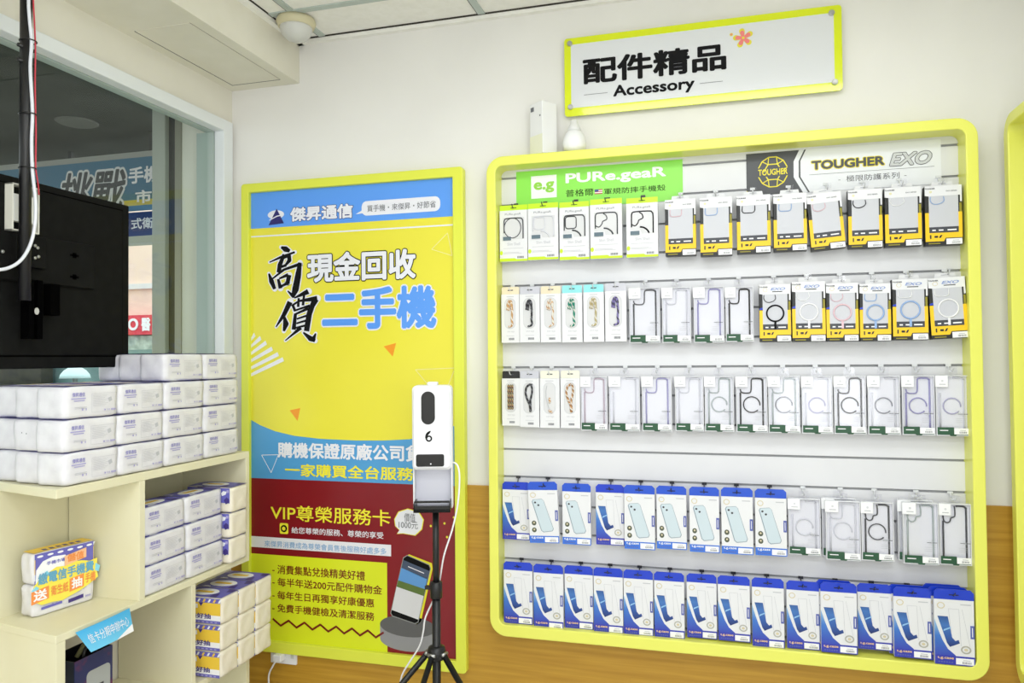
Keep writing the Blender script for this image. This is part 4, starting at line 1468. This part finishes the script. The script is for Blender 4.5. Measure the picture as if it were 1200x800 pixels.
tp_ = thing('tripod_stand', 'black tripod stand carrying the white sanitizer dispenser', 'stand', (DXc - .004, -.312, 0))
HZ = .632
MB().tube([(0, 0, .12), (0, 0, .80)], .0125, steel_black, 14).build('lower_pole', tp_)
MB().tube([(0, 0, .80), (0, 0, 1.050)], .0095, steel_black, 14).build('upper_pole', tp_)
b = MB()
b.lathe([(.0126, -.03), (.018, -.028), (.018, .018), (.0126, .02)], (0, 0, .82), steel_black, 16)
b.box(-.034, -.014, -.006, .006, .815, .825, steel_black)
b.build('clamp', tp_)
b = MB()
b.lathe([(.013, -.02), (.026, -.018), (.028, .0), (.024, .016), (.013, .02)], (0, 0, HZ), steel_black, 18)
b.build('hub', tp_)
for ang in (-18, 198, 262):
    a = math.radians(ang)
    dx, dy = math.cos(a), math.sin(a)
    rr = .56
    b = MB()
    b.tube([(dx * .028, dy * .028, HZ - .004), (dx * rr, dy * rr, .012)], .0088, steel_black, 10)
    lg = b.build('leg', tp_)
    MB().tube([(dx * (rr - .012), dy * (rr - .012), .022), (dx * (rr + .012), dy * (rr + .012), .008)], .012, black_m, 10).build('rubber_foot', lg)
    b = MB()
    b.tube([(dx * .012, dy * .012, .22), (dx * .26, dy * .26, HZ - .012 - (HZ - .012) * (.26 - .028) / (rr - .028))], .0045, steel, 8)
    b.build('brace', tp_)
    b = MB()
    b.tube([(dx * .030 - dy * .012, dy * .030 + dx * .012, HZ), (dx * .030 + dy * .012, dy * .030 - dx * .012, HZ)], .005, steel, 10)
    b.build('bolt', tp_)
# cable of the dispenser
pts = [W(529, 541, -.29), W(536, 545, -.30), W(538.5, 560, -.31), W(536.5, 590, -.32), W(530, 620, -.325), W(520, 652, -.325), W(513, 690, -.285), W(499, 722, -.30), W(496, 740, -.30), W(491, 758, -.30), W(474, 785, -.30), W(469, 800, -.30), W(466, 830, -.30)]
tag(MB().tube(spline(pts, 6), .0026, white_m, 8).build('power_cable'), 'thin white cable hanging from the dispenser beside the black tripod', 'cable')
# wall outlet with plug
ol = thing('wall_outlet', 'white wall outlet below the left corner of the poster', 'outlet', (.228, -.008, .444))
b = MB()
b.prism(rrect(-.058, .047, -.034, .034, .004, 3), -.007, 0, white_m)
b.build('cover_plate', ol, .0015)
b = MB()
for xx in (-.012, .03):
    b.box(xx - .006, xx + .006, -.0076, -.0068, -.012, .012, mat('outlet_shade', (214, 214, 210), .4))
b.build('socket', ol)
pg_ = thing('power_plug', 'white plug and cable in the wall outlet under the poster', 'plug', (.216, -.0157, .440))
MB().prism(rrect(-.016, .016, -.013, .013, .005, 4), -.034, 0, white_m).build('plug_body', pg_, .003)
b = MB()
b.tube(spline([(-.008, -.022, -.010), (-.02, -.026, -.03), (-.035, -.026, -.06), (-.036, -.026, -.1), (-.028, -.026, -.2), (-.02, -.02, -.40)], 6), .0032, white_m, 8)
b.build('cable', pg_)

# ------------------------------------------------------------------ stepped shelf unit by the window
sh = thing('shelf_unit', 'cream stepped shelf unit under the window, loaded with tissue packs', 'shelf', (0, 0, 0))
TOPZ, MIDZ, LOWZ = 1.203, .866, .556
XF = .262
b = MB()
p0, pc, pe = LW(0, 560, 0), LW(66, 574, XF), LW(292, 531, XF)
ye = -.272
b.slab([(.002, -.944), (XF, -1.008), (XF, ye), (.002, ye)], TOPZ - .022, TOPZ, shelf_m)
b.build('top_board', sh, .0015)
b = MB()
b.slab([(.004, -.962), (XF, -1.008), (XF, ye), (.004, ye)], MIDZ - .018, MIDZ, shelf_m)
b.build('middle_board', sh, .0015)
b = MB()
b.slab([(.004, -.934), (XF, -.980), (XF, ye), (.004, ye)], LOWZ - .018, LOWZ, shelf_m)
b.build('lower_board', sh, .0015)
MB().slab([(.004, -.934), (XF, -.980), (XF, ye), (.004, ye)], .04, .058, shelf_m).build('bottom_board', sh, .0015)
MB().box(.010, .026, -1.3, -.745, MIDZ, TOPZ - .022, shelf_m).build('back_panel', sh)
MB().box(.004, .018, -.742, ye - .018, MIDZ, TOPZ - .022, shelf_m).build('back_panel', sh)
MB().box(.029, XF, -.75, -.730, MIDZ, TOPZ - .022, shelf_m).build('divider', sh, .001)
MB().box(.004, XF, -.548, -.530, LOWZ, MIDZ - .018, shelf_m).build('divider', sh, .001)
MB().box(.004, XF, ye - .018, ye, MIDZ, TOPZ - .022, shelf_m).build('end_panel', sh, .001)
MB().slab([(.004, -.960), (XF, -1.006), (XF, -.981), (.004, -.935)], 0, MIDZ - .018, shelf_m).build('side_panel', sh, .001)
MB().box(.004, XF, ye - .018, ye, 0, LOWZ - .018, shelf_m).build('end_panel', sh, .001)

# ------------------------------------------------------------------ tissue packs
PL, PW, PH = .164, .0885, .0788
purple, violet = mat('print_purple', (108, 106, 192), .4), mat('print_dark_violet', (66, 52, 130), .4)
lav = mat('print_lavender', (176, 170, 218), .4)
pyel = mat('print_yellow', (246, 206, 70), .4)


def pack_body(seed, m):
    r = random.Random(seed)
    me = bpy.data.meshes.new('wrapper')
    bmx = bmesh.new()
    bmesh.ops.create_cube(bmx, size=1)
    bmesh.ops.subdivide_edges(bmx, edges=bmx.edges[:], cuts=9, use_grid_fill=True)
    ph = [r.uniform(0, 6) for _ in range(6)]
    for v in bmx.verts:
        x, y, z = v.co.x * 2, v.co.y * 2, v.co.z * 2
        d = max(abs(x), abs(y), abs(z))
        e = 16.0
        k = (abs(x) ** e + abs(y) ** e + abs(z) ** e) ** (1 / e)
        x, y, z = x / k * d, y / k * d, z / k * d
        # soft pillow ends with a slight pucker
        px_ = x * PL / 2 + .0016 * math.sin(y * 4 + ph[0]) * math.cos(z * 3 + ph[1]) - (.0015 if abs(x) > .9 else 0) * (1 - z * z)
        py_ = y * (PW / 2 - .0006) + .0006 * math.sin(x * 5 + ph[2]) * math.cos(z * 2 + ph[3])
        pz_ = z * (PH / 2 - .0006) + .0006 * math.sin(x * 4 + ph[4]) * math.cos(y * 3 + ph[5])
        v.co = (px_, py_, pz_ + PH / 2)
    for f in bmx.faces:
        f.smooth = True
    bmx.to_mesh(me)
    bmx.free()
    me.materials.append(m)
    return me


def pack_side_info():
    b = MB()
    y = -PW / 2 - .0009
    X = lambda u: (u - .5) * PL
    Z_ = lambda v: v * PH
    b.text('傑昇通信', X(.12), Z_(.67), X(.345), Z_(.80), y, mat('print_soft_purple', (134, 128, 204), .4), .009)
    b.rect(X(.10), X(.36), Z_(.595), Z_(.63), y, lav)
    b.rect(X(.15), X(.34), Z_(.53), Z_(.56), y, lav)
    for v in (.30, .34):
        b.rect(X(.16), X(.38), Z_(v), Z_(v + .012), y, pale_ink)
    b.rect(X(.29), X(.315), Z_(.24), Z_(.31), y, lav)
    b.rect(X(.36), X(.375), Z_(.24), Z_(.30), y, lav)
    ln = [(X(.47), Z_(.74)), (X(.95), Z_(.74)), (X(.95), Z_(.16)), (X(.47), Z_(.16))]
    for k in range(4):
        A, B = ln[k], ln[(k + 1) % 4]
        b.stroke([(A[0], A[1], .0006), (B[0], B[1], .0006)], y, pale_ink)
    for k in range(9):
        b.rect(X(.49), X(.72 + .03 * (k % 3)), Z_(.34 + .042 * k), Z_(.348 + .042 * k), y, pale_ink)
    b.poly([(X(.8), Z_(.45)), (X(.86), Z_(.5)), (X(.84), Z_(.62)), (X(.78), Z_(.58))], y, pale_ink)
    b.text('¥ 11 888', X(.70), Z_(.18), X(.93), Z_(.245), y, lav, .03)
    return b


def pack_top():
    b = MB()
    z = PH + .0006
    X = lambda u: (u - .5) * PL
    Y = lambda v: (v - .5) * PW
    P = lambda pts, m, dz=0: b.add([(X(u), Y(v), z + dz) for u, v in pts], [tuple(range(len(pts)))], m)
    P([(.02, .03), (.98, .03), (.98, .97), (.02, .97)], purple)
    P(circ(.45, .5, .28, 20, .33), white_ink, .0004)
    P(rrect(.27, .62, .42, .6, .03, 3), pyel, .0008)
    P([(.72, .05), (.86, .05), (.8, .45), (.7, .3)], violet, .0004)
    P([(.86, .6), (.97, .65), (.97, .95), (.8, .95)], violet, .0004)
    P([(.03, .6), (.14, .7), (.12, .95), (.03, .95)], lav, .0004)
    P([(.14, .05), (.34, .05), (.3, .14), (.18, .16)], white_ink, .0004)
    return b


def pack_side_promo():
    b = MB()
    y = -PW / 2 - .0009
    X = lambda u: (u - .5) * PL
    Z_ = lambda v: v * PH
    R = lambda u0, u1, v0, v1, m, dy=0: b.rect(X(u0), X(u1), Z_(v0), Z_(v1), y - dy, m)
    R(.02, .98, .80, .97, purple)
    for k in range(9):
        u = .05 + .11 * k
        b.poly([(X(u), Z_(.82)), (X(u + .04), Z_(.82)), (X(u + .075), Z_(.94)), (X(u + .035), Z_(.94))], y - .0004, pyel if k % 2 else white_ink)
    R(.02, .98, .34, .80, pyel)
    b.poly([(X(.52), Z_(.80)), (X(.62), Z_(.80)), (X(.57), Z_(.66))], y - .0004, violet)
    R(.16, .5, .58, .74, white_ink, .0004)
    R(.02, .98, .14, .34, white_ink)
    b.text('最好抽', X(.34), Z_(.20), X(.78), Z_(.40), y - .0006, violet, .03)
    R(.02, .98, .03, .14, purple)
    for k in range(10):
        R(.05 + .09 * k, .1 + .09 * k, .06, .10, lav, .0004)
    return b


def pack_side_pattern():
    b = MB()
    y = -PW / 2 - .0009
    P = lambda pts, m, dy=0: b.poly([((u - .5) * PL, v * PH) for u, v in pts], y - dy, m)
    P([(.02, .45), (.965, .38), (.965, .97), (.02, .97)], purple)
    P([(.84, .5), (.9, .62), (.95, .55), (.96, .42), (.88, .34)], violet, .0004)
    P([(.8, .66), (.88, .72), (.9, .84), (.82, .86), (.78, .76)], white_ink, .0004)
    P([(.9, .78), (.95, .8), (.95, .9), (.9, .9)], lav, .0004)
    return b


def pack_top_yellow():
    b = MB()
    z = PH + .0006
    b.add([((u - .5) * PL, (v - .5) * PW, z) for u, v in ((.02, .03), (.98, .03), (.98, .97), (.02, .97))], [(0, 1, 2, 3)], pyel)
    for k in range(6):
        u = .2 + .11 * k
        b.add([((p - .5) * PL, (v - .5) * PW, z + .0004) for p, v in ((u, .2), (u + .07, .2), (u + .08, .5), (u + .02, .56))], [(0, 1, 2, 3)], violet)
    return b


def pack_dots():
    b = MB()
    for k in (-1, 0, 1):
        b.add([(-PL / 2 - .0012, k * .014 + .0016 * math.cos(a * 1.047), PH * .55 + k * .002 + .0016 * math.sin(a * 1.047)) for a in range(6)], [tuple(range(6))], grey_ink)
    return b


BODIES = [pack_body(s, tissue_m) for s in range(4)]
BODIES_W = [pack_body(10 + s, tissue_warm) for s in range(3)]
proto_mesh = {}


def mesh_of(key, fn):
    if key not in proto_mesh:
        o = fn().build(key, None, fix=False)
        proto_mesh[key] = o.data
        bpy.data.objects.remove(o)
    return proto_mesh[key]


def make_pack(label, loc, rz, group, side='info', top=True, dots=False, warm=False, tilt=0):
    t = thing('tissue_pack', label, 'tissue pack', loc, (0, tilt, rz), group)
    lst = [('wrapper', random.choice(BODIES_W if warm else BODIES))]
    if side == 'info':
        lst.append(('printed_side', mesh_of('printed_side', pack_side_info)))
    elif side == 'pattern':
        lst.append(('printed_side', mesh_of('printed_pattern', pack_side_pattern)))
    elif side == 'promo':
        lst.append(('printed_side', mesh_of('printed_band', pack_side_promo)))
    if top == 'yellow':
        lst.append(('printed_top', mesh_of('printed_yellow_top', pack_top_yellow)))
    elif top:
        lst.append(('printed_top', mesh_of('printed_top', pack_top)))
    if dots:
        lst.append(('perforation_dots', mesh_of('perforation_dots', pack_dots)))
    for n_, me in lst:
        o = bpy.data.objects.new(n_, me)
        COL.objects.link(o)
        o.parent = t
    return t


G1 = 'tissue packs stacked on the top shelf'
LAY = ['bottom layer', 'second layer up', 'third layer up', 'short topmost layer']
POS = ['first from the left', 'second from the left', 'third from the left', 'last at the right end']
Y0 = -.982
for r in range(4):
    for c in range(4):
        for d in range(3):
            if r == 3 and c < 2:
                continue
            if d > 0:
                seen = (c == 0 and r < 3) or (r == 2 and c <= 2) or (r == 3 and c == 2)
                if not seen:
                    continue
            dy = (.006, 0, .004, 0)[r] + random.uniform(-.002, .002) + d * (.017 if r < 3 else .012)
            yc = Y0 + PL / 2 + c * (PL + .0015) + dy + (.008 if r == 3 else 0)
            xc = XF - .006 - PW / 2 - d * (PW - .002) + random.uniform(-.0015, .0015) * (d == 0) - (.004 if r == 3 else 0)
            if d == 2:
                xc += .003
            if d == 0:
                lab = 'front tissue pack on the top shelf, %s, %s' % (LAY[r], POS[c] if r < 3 else ('left one of two', 'right one of two')[c - 2])
            else:
                lab = '%s row tissue pack near the window, %s, %s' % (('middle', 'rear')[d - 1], LAY[r], POS[c] if r < 3 else 'left end')
            make_pack(lab, (xc, yc, TOPZ + .0006 + r * (PH + .0004)), math.pi / 2, G1, side='info' if d == 0 else None, top=True, dots=(d == 1 and r != 0 and c in (0, 2)))
# packs in the upper right compartment
for r in range(3):
    for c in range(2):
        yc = -.722 + PL / 2 + c * (PL + .002)
        make_pack('tissue pack in the right compartment, %s layer, %s one of two facing the room' % (('bottom', 'middle', 'top')[r], ('left', 'right')[c]),
                  (.252 - PW / 2 + (.004, .002, -.002)[r], yc, MIDZ + .0006 + r * (PH + .0004)), math.pi / 2, 'tissue packs in the right compartment', side='info')
    make_pack('%s tissue pack of the three turned end on at the right of the compartment' % ('bottom', 'middle', 'top')[r],
              (.275 - PL / 2 + .002 * r, -.388 + PW / 2, MIDZ + .0006 + r * (PH + .0004)), 0, 'tissue packs in the right compartment', side='pattern', warm=True)
# lower stack sticking out of the shelf
for r in range(3):
    for c in range(3):
        make_pack('tissue pack sticking out of the lower shelf, %s layer, %s column' % (('bottom', 'middle', 'top')[r], ('front', 'middle', 'rear')[c]),
                  (.312 - PL / 2 + random.uniform(-.002, .002), -.482 + PW / 2 + c * (PW - .001), LOWZ + .0006 + r * (PH + .0004)), 0, 'tissue packs in the lower stack', side='promo', warm=True, top=(r == 2))
# two packs behind the promo card
for r in range(2):
    t = make_pack('%s of the two tissue packs behind the raffle card on the middle shelf' % ('lower', 'upper')[r], (.095, -.843, MIDZ + .0006 + r * (PH + .0004)),
              math.radians(80), 'tissue packs behind the card', side='info' if r == 0 else 'promo', top='yellow' if r else False)
    t.scale = (.99, .56, 1)
pc_ = thing('promo_card', 'burst shaped yellow raffle card stuck on the two tissue packs', 'card', (.095, -.843, MIDZ), (0, 0, math.radians(80)))
pc_.scale = (.99, .56, 1)
yb = -PW / 2 - .006
cyan_m, mid_b = mat('promo_cyan', (140, 214, 236), .4), mat('promo_blue', (104, 168, 200), .4)
or_m, pale_o = mat('promo_orange', (244, 150, 80), .4), mat('promo_pale_orange', (250, 196, 150), .4)
b = MB()
pu = lambda u, v: ((u - .5) * PL * 1.0, v * PH * 2)
b.prism([pu(*p) for p in ((.03, .985), (.97, .975), (.97, .52), (.03, .55))], yb + .004, yb + .005, purple)
b.poly([pu(.03, .5), pu(.04, .74), pu(.14, .86), pu(.3, .9), pu(.5, .88), pu(.56, .76), pu(.62, .6)], yb + .0035, white_ink)
for k in range(6):
    b.poly([pu(*p) for p in circ(.1 + .16 * k, .945, .05, 10, .018)], yb + .0035, white_ink)
b.prism([pu(*p) for p in ((-.03, .28), (.0, .50), (.12, .62), (.22, .66), (.35, .72), (.5, .70), (.6, .74), (.78, .72), (.9, .68), (1.03, .70), (1.02, .5), (1.05, .38), (.9, .30), (.75, .24), (.6, .20), (.45, .16), (.3, .18), (.12, .18))], yb, yb + .002, mat('promo_yellow', (250, 232, 90), .4))
for p in (((-.04, .44), (.03, .5), (.08, .46), (.02, .38)), ((1.0, .62), (1.08, .56), (1.06, .46), (.99, .5)), ((.1, .64), (.2, .7), (.24, .64), (.16, .6))):
    b.poly([pu(*q) for q in p], yb - .0004, cyan_m)
b.prism([pu(*p) for p in ((.48, .70), (.84, .76), (.84, .92), (.48, .86))], yb - .0008, yb, pale_o)
b.prism([pu(*p) for p in ((-.04, .22), (.23, .26), (.23, .46), (-.04, .42))], yb - .0008, yb, or_m)
b.prism([pu(*p) for p in ((.56, .26), (.80, .29), (.80, .50), (.56, .47))], yb - .0008, yb, or_m)
b.poly([pu(.55, .08), pu(.8, .1), pu(.8, .16), pu(.55, .14)], yb + .003, violet)
b.poly([pu(.12, .1), pu(.45, .11), pu(.45, .15), pu(.12, .14)], yb + .003, purple)
b.build('card', pc_)
b = MB()


def pct(body, u0, v0, u1, v1, m, bold=.02):
    A, B = pu(u0, v0), pu(u1, v1)
    b.text(body, A[0], A[1], B[0], B[1], yb - .0014, m, bold)


pct('繳電信手機費', .06, .50, .97, .68, mid_b, .03)
pct('儲值', .52, .75, .80, .88, or_m, .03)
pct('送', -.01, .26, .20, .43, white_ink, .03)
pct('衛生紙', .26, .28, .54, .44, or_m, .02)
pct('抽', .59, .30, .77, .47, white_ink, .03)
pct('手機', .82, .33, 1.0, .49, or_m, .02)
b.build('lettering', pc_, fix=False)
b = MB()
A, B = pu(.2, .78), pu(.5, .84)
b.text('手機市場', A[0], A[1], B[0], B[1], yb + .003, purple, .02)
b.build('small_lettering', pc_, fix=False)

# blue sticker hanging off the middle board edge
bt_ = thing('edge_sticker', 'bright blue paper strip with white writing taped to the shelf edge', 'sticker', (XF + .001, -.87, MIDZ - .02), (0, 0, math.pi / 2))
b = MB()
sky = gradient('sticker_blue', [(0, (120, 208, 244)), (1, (64, 176, 232))], -.05, .02)
n = 8
for i in range(n):
    for (u0, u1) in ((i / n, (i + 1) / n),):
        f = lambda u, v: (-.088 + .168 * u + (.034 * (1 - v) * (1 - u)), -.004 - .012 * (1 - v) - .004 * math.sin(u * 3), .012 - .058 * (1 - v) + .004 * u)
        b.add([f(u0, 0), f(u1, 0), f(u1, 1), f(u0, 1)], [(0, 1, 2, 3)], sky)
b.build('strip', bt_, fix=False)
vs, fs, _, _ = text_geo('信卡分期申辦中心', .15)
b = MB()
g = lambda u, v: (-.088 + .168 * u + (.034 * (1 - v) * (1 - u)), -.0052 - .012 * (1 - v) - .004 * math.sin(u * 3), .012 - .058 * (1 - v) + .004 * u)
b.add([g(.1 + .82 * u, .32 + .42 * v) for u, v in vs], fs, white_ink)
b.add([g(.55, .0), g(1, .0), g(1, .32)], [(0, 1, 2)], white_ink)
b.build('lettering', bt_, fix=False)

# gift bag and flat box in the lower left compartment
gb = thing('gift_bag', 'dark gift bag with red and blue side and grey label in the lower compartment', 'bag', (.150, -.830, LOWZ))
gdark = mat('bag_black', (24, 24, 28), .35)
bag_side = noisy('bag_side_print', (44, 56, 104), (150, 48, 66), nscale=9, rough=.3, lo=.48, hi=.62)
b = MB()
HB = .198
b = MB()
b.box(-.045, -.043, -.06, .06, 0, HB, gdark)
b.box(.043, .045, -.06, .06, 0, HB, bag_side)
b.box(-.043, .043, -.06, -.058, 0, HB, mat('bag_slate', (52, 58, 72), .35))
b.box(-.043, .043, .058, .06, 0, HB, gdark)
b.box(-.043, .043, -.058, .058, 0, .004, gdark)
b.build('bag_body', gb)
b = MB()
b.tube(spline([(.03, -.02, HB - .02), (.03, -.015, HB + .012), (.028, 0, HB + .018), (.03, .015, HB + .012), (.03, .02, HB - .02)], 5), .004, gdark, 8)
b.tube(spline([(0, -.01, HB - .01), (.01, 0, HB + .014), (.0, .014, HB + .012), (-.01, .01, HB - .01)], 5), .006, mat('bag_ribbon', (128, 124, 84), .5), 8)
b.build('handle', gb)
b = MB()
lb = MB()
lb.add([(.0456, y_, z_) for y_, z_ in rrect(-.024, .052, .02, HB - .040, .012, 5)], [tuple(range(24))], mat('bag_label', (176, 180, 180), .5))
for k in range(4):
    lb.add([(.0460, y_, z_) for y_, z_ in ((-.02, .11 - .012 * k), (.03, .11 - .012 * k), (.03, .116 - .012 * k), (-.02, .116 - .012 * k))], [(0, 1, 2, 3)], t_chg)
lb.build('label', gb, fix=False)
fb = thing('flat_box', 'flat salmon pink box lying beside the gift bag on the lower shelf', 'box', (.14, -.700, LOWZ + .0005), (0, 0, math.radians(8)))
MB().box(-.09, .09, -.05, .05, 0, .024, mat('salmon', (226, 170, 146), .5)).build('carton', fb, .002)
b = MB()
b.add([(.02, -.03, .0245), (.075, -.03, .0245), (.075, .03, .0245), (.02, .03, .0245)], [(0, 1, 2, 3)], mat('salmon_dark', (140, 116, 96), .5))
b.build('lid_print', fb)

# ------------------------------------------------------------------ television on its pole
TX, TYR, TZ0, TZ1 = .062, -.567, 1.4825, 1.962
TYL = -1.44
tv = thing('television', 'large black screen seen from behind, hung at the window', 'television', (TX, (TYL + TYR) / 2, TZ0))
hw, hh = (TYR - TYL) / 2, TZ1 - TZ0
# local frame: y along the width, x towards the room
b = MB()
b.box(-.024, -.004, -hw, hw, 0, hh, black_m)
b.build('bezel', tv, .004)
b = MB()
b.box(-.004, .0005, -hw + .012, hw - .03, .035, hh - .022, black_m)
b.build('back_cover', tv, .002)
b = MB()
for (z0, z1, y0, y1) in ((.030, .0335, -hw + .012, hw - .028), (hh - .0205, hh - .018, -hw + .012, hw - .028)):
    b.box(-.0042, -.0034, y0, y1, z0, z1, seam_m)
b.box(-.0042, -.0034, hw - .0285, hw - .026, .03, hh - .018, seam_m)
b.build('seam', tv)
MB().box(-.0255, -.0241, -hw + .008, hw - .008, .012, hh - .010, black2).build('screen', tv)
mt = thing('screen_mount', 'black steel bracket joining the screen to the ceiling pole', 'bracket', (TX, -.94, 1.66))
b = MB()
yq = lambda px, x: LW(px, 320, x).y + .94
zq = lambda py, x: LW(60, py, x).z - 1.66
b.box(.001, .012, yq(-30, TX), yq(107, TX), zq(334, TX), zq(280, TX), black_m)
b.build('plate', mt, .003)
for py in (296, 322):
    b = MB()
    yy, z_ = yq(83, TX), zq(py, TX)
    b.box(.0118, .0126, yy - .014, yy + .014, z_ - .003, z_ + .003, seam_m)
    b.box(.0118, .0126, yy - .006, yy + .006, z_ - .007, z_ + .007, seam_m)
    b.build('slot', mt)
b = MB()
b.box(.012, .040, yq(31, TX + .03), yq(37, TX + .03), zq(398, TX), zq(332, TX), seam_m)
b.box(.012, .040, yq(41, TX + .03), yq(47, TX + .03), zq(398, TX), zq(332, TX), seam_m)
b.box(.012, .020, yq(37, TX + .03), yq(41, TX + .03), zq(398, TX), zq(332, TX), black_m)
b.box(.006, .030, yq(49, TX), yq(60, TX), zq(370, TX), zq(334, TX), seam_m)
b.build('rail', mt, .001)
b = MB()
zz_ = zq(367, TX)
b.add([(.0405, yq(39.5, TX + .03) + .007 * math.cos(a * .6283), zz_ + .009 * math.sin(a * .6283)) for a in range(10)], [tuple(range(10))], mat('sticker_grey', (190, 190, 186), .5))
b.build('round_sticker', mt)
b = MB()
b.box(.012, .030, yq(8, TX), yq(44, TX), zq(318, TX), zq(282, TX), black_m)
for px, py in ((40, 291), (43, 293), (40, 305), (44, 303), (2, 303)):
    yy, z_ = yq(px, TX + .03), zq(py, TX + .03)
    b.tube([(.030, yy, z_), (.035, yy, z_)], .0045, steel, 8)
b.build('clamp_block', mt, .002)
PX, PYc, PR = .100, -.9605, .0135
pl = thing('ceiling_pole', 'black round pole hanging from the beam in front of the window', 'pole', (PX + .012, PYc, 1.66))
MB().tube([(0, 0, -.01), (0, 0, .842)], PR, steel_black, 20).build('tube', pl)
b = MB()
b.lathe([(.0136, .827), (.040, .829), (.040, .8438), (.0136, .8444)], (0, 0, 0), steel_black, 20)
b.build('flange', pl)
for py in (51, 136, 199):
    z_ = LW(31, py, PX).z - 1.66
    b = MB()
    b.tube([(.003 + (PR + .006) * math.cos(a * .3491), (PR + .0045) * math.sin(a * .3491) + .003, z_) for a in range(18)], .0016, black2, 6, True)
    b.build('cable_tie', pl)
b = MB()
for py in (59, 76):
    z_ = LW(31, py, PX).z - 1.66
    b.tube([(0, -PR - .008, z_), (0, PR + .008, z_)], .005, black2, 8)
b.build('bolt', pl)
xw = PX + .012 + .017
cw = [LW(34, -40, xw), LW(33.5, 0, xw), LW(34.5, 20, xw), LW(37, 50, xw), LW(35.5, 80, xw), LW(38, 130, xw), LW(37, 165, xw), LW(38, 200, xw), LW(41.5, 235, xw + .012), LW(41, 262, xw + .016), LW(36, 285, xw + .02), LW(26, 303, xw + .022), LW(12, 313, xw + .022), LW(-6, 316, xw + .02), LW(-40, 312, xw)]
tag(MB().tube(spline(cw, 6), .0040, mat('cable_white', (226, 228, 236), .4), 8).build('cable'), 'white cable tied along the black pole and looping off to the left', 'cable')
xr = PX + .012 + .014
cr = [LW(38.5, -40, xr), LW(39, 0, xr), LW(40.5, 30, xr), LW(41.5, 60, xr), LW(41, 100, xr), LW(42, 150, xr), LW(41.8, 185, xr), LW(42, 200, xr), LW(44.5, 215, xr - .01), LW(45.5, 228, xr - .025)]
tag(MB().tube(spline(cr, 6), .0019, mat('cable_red', (214, 60, 78), .4), 8).build('cable'), 'thin red cable tied to the right side of the black pole', 'cable')
jx = TX + .026
jb = thing('junction_box', 'white open backed junction box fixed behind the black pole', 'box', (jx, LW(30, 245, jx).y, LW(30, 272, jx).z))
ya, yb_ = LW(15, 245, jx).y - jb.location.y, LW(46.5, 245, jx).y - jb.location.y
hb_ = LW(30, 217, jx).z - jb.location.z
ivory = mat('box_ivory', (236, 234, 222), .4)
b = MB()
b.box(-.03, 0, ya, ya + .003, 0, hb_, ivory)
b.box(-.03, 0, yb_ - .003, yb_, 0, hb_, ivory)
b.box(-.03, 0, ya, yb_, 0, .004, ivory)
b.box(-.03, 0, ya, yb_, hb_ - .004, hb_, ivory)
b.box(-.03, -.026, ya, yb_, 0, hb_, mat('box_inside', (150, 148, 110), .5))
b.box(-.016, -.001, ya + .004, yb_ - .010, hb_ * .2, hb_ * .78, mat('module_white', (240, 240, 236), .4))
b.build('housing', jb, .001)
b = MB()
for k in range(2):
    b.tube([(.0, ya + .022, hb_ * (.22 + .56 * k)), (.001, ya + .046, hb_ * (.2 + .6 * k))], .0014, black2, 6)
b.build('tie_wrap', jb)
bpy.context.view_layer.update()
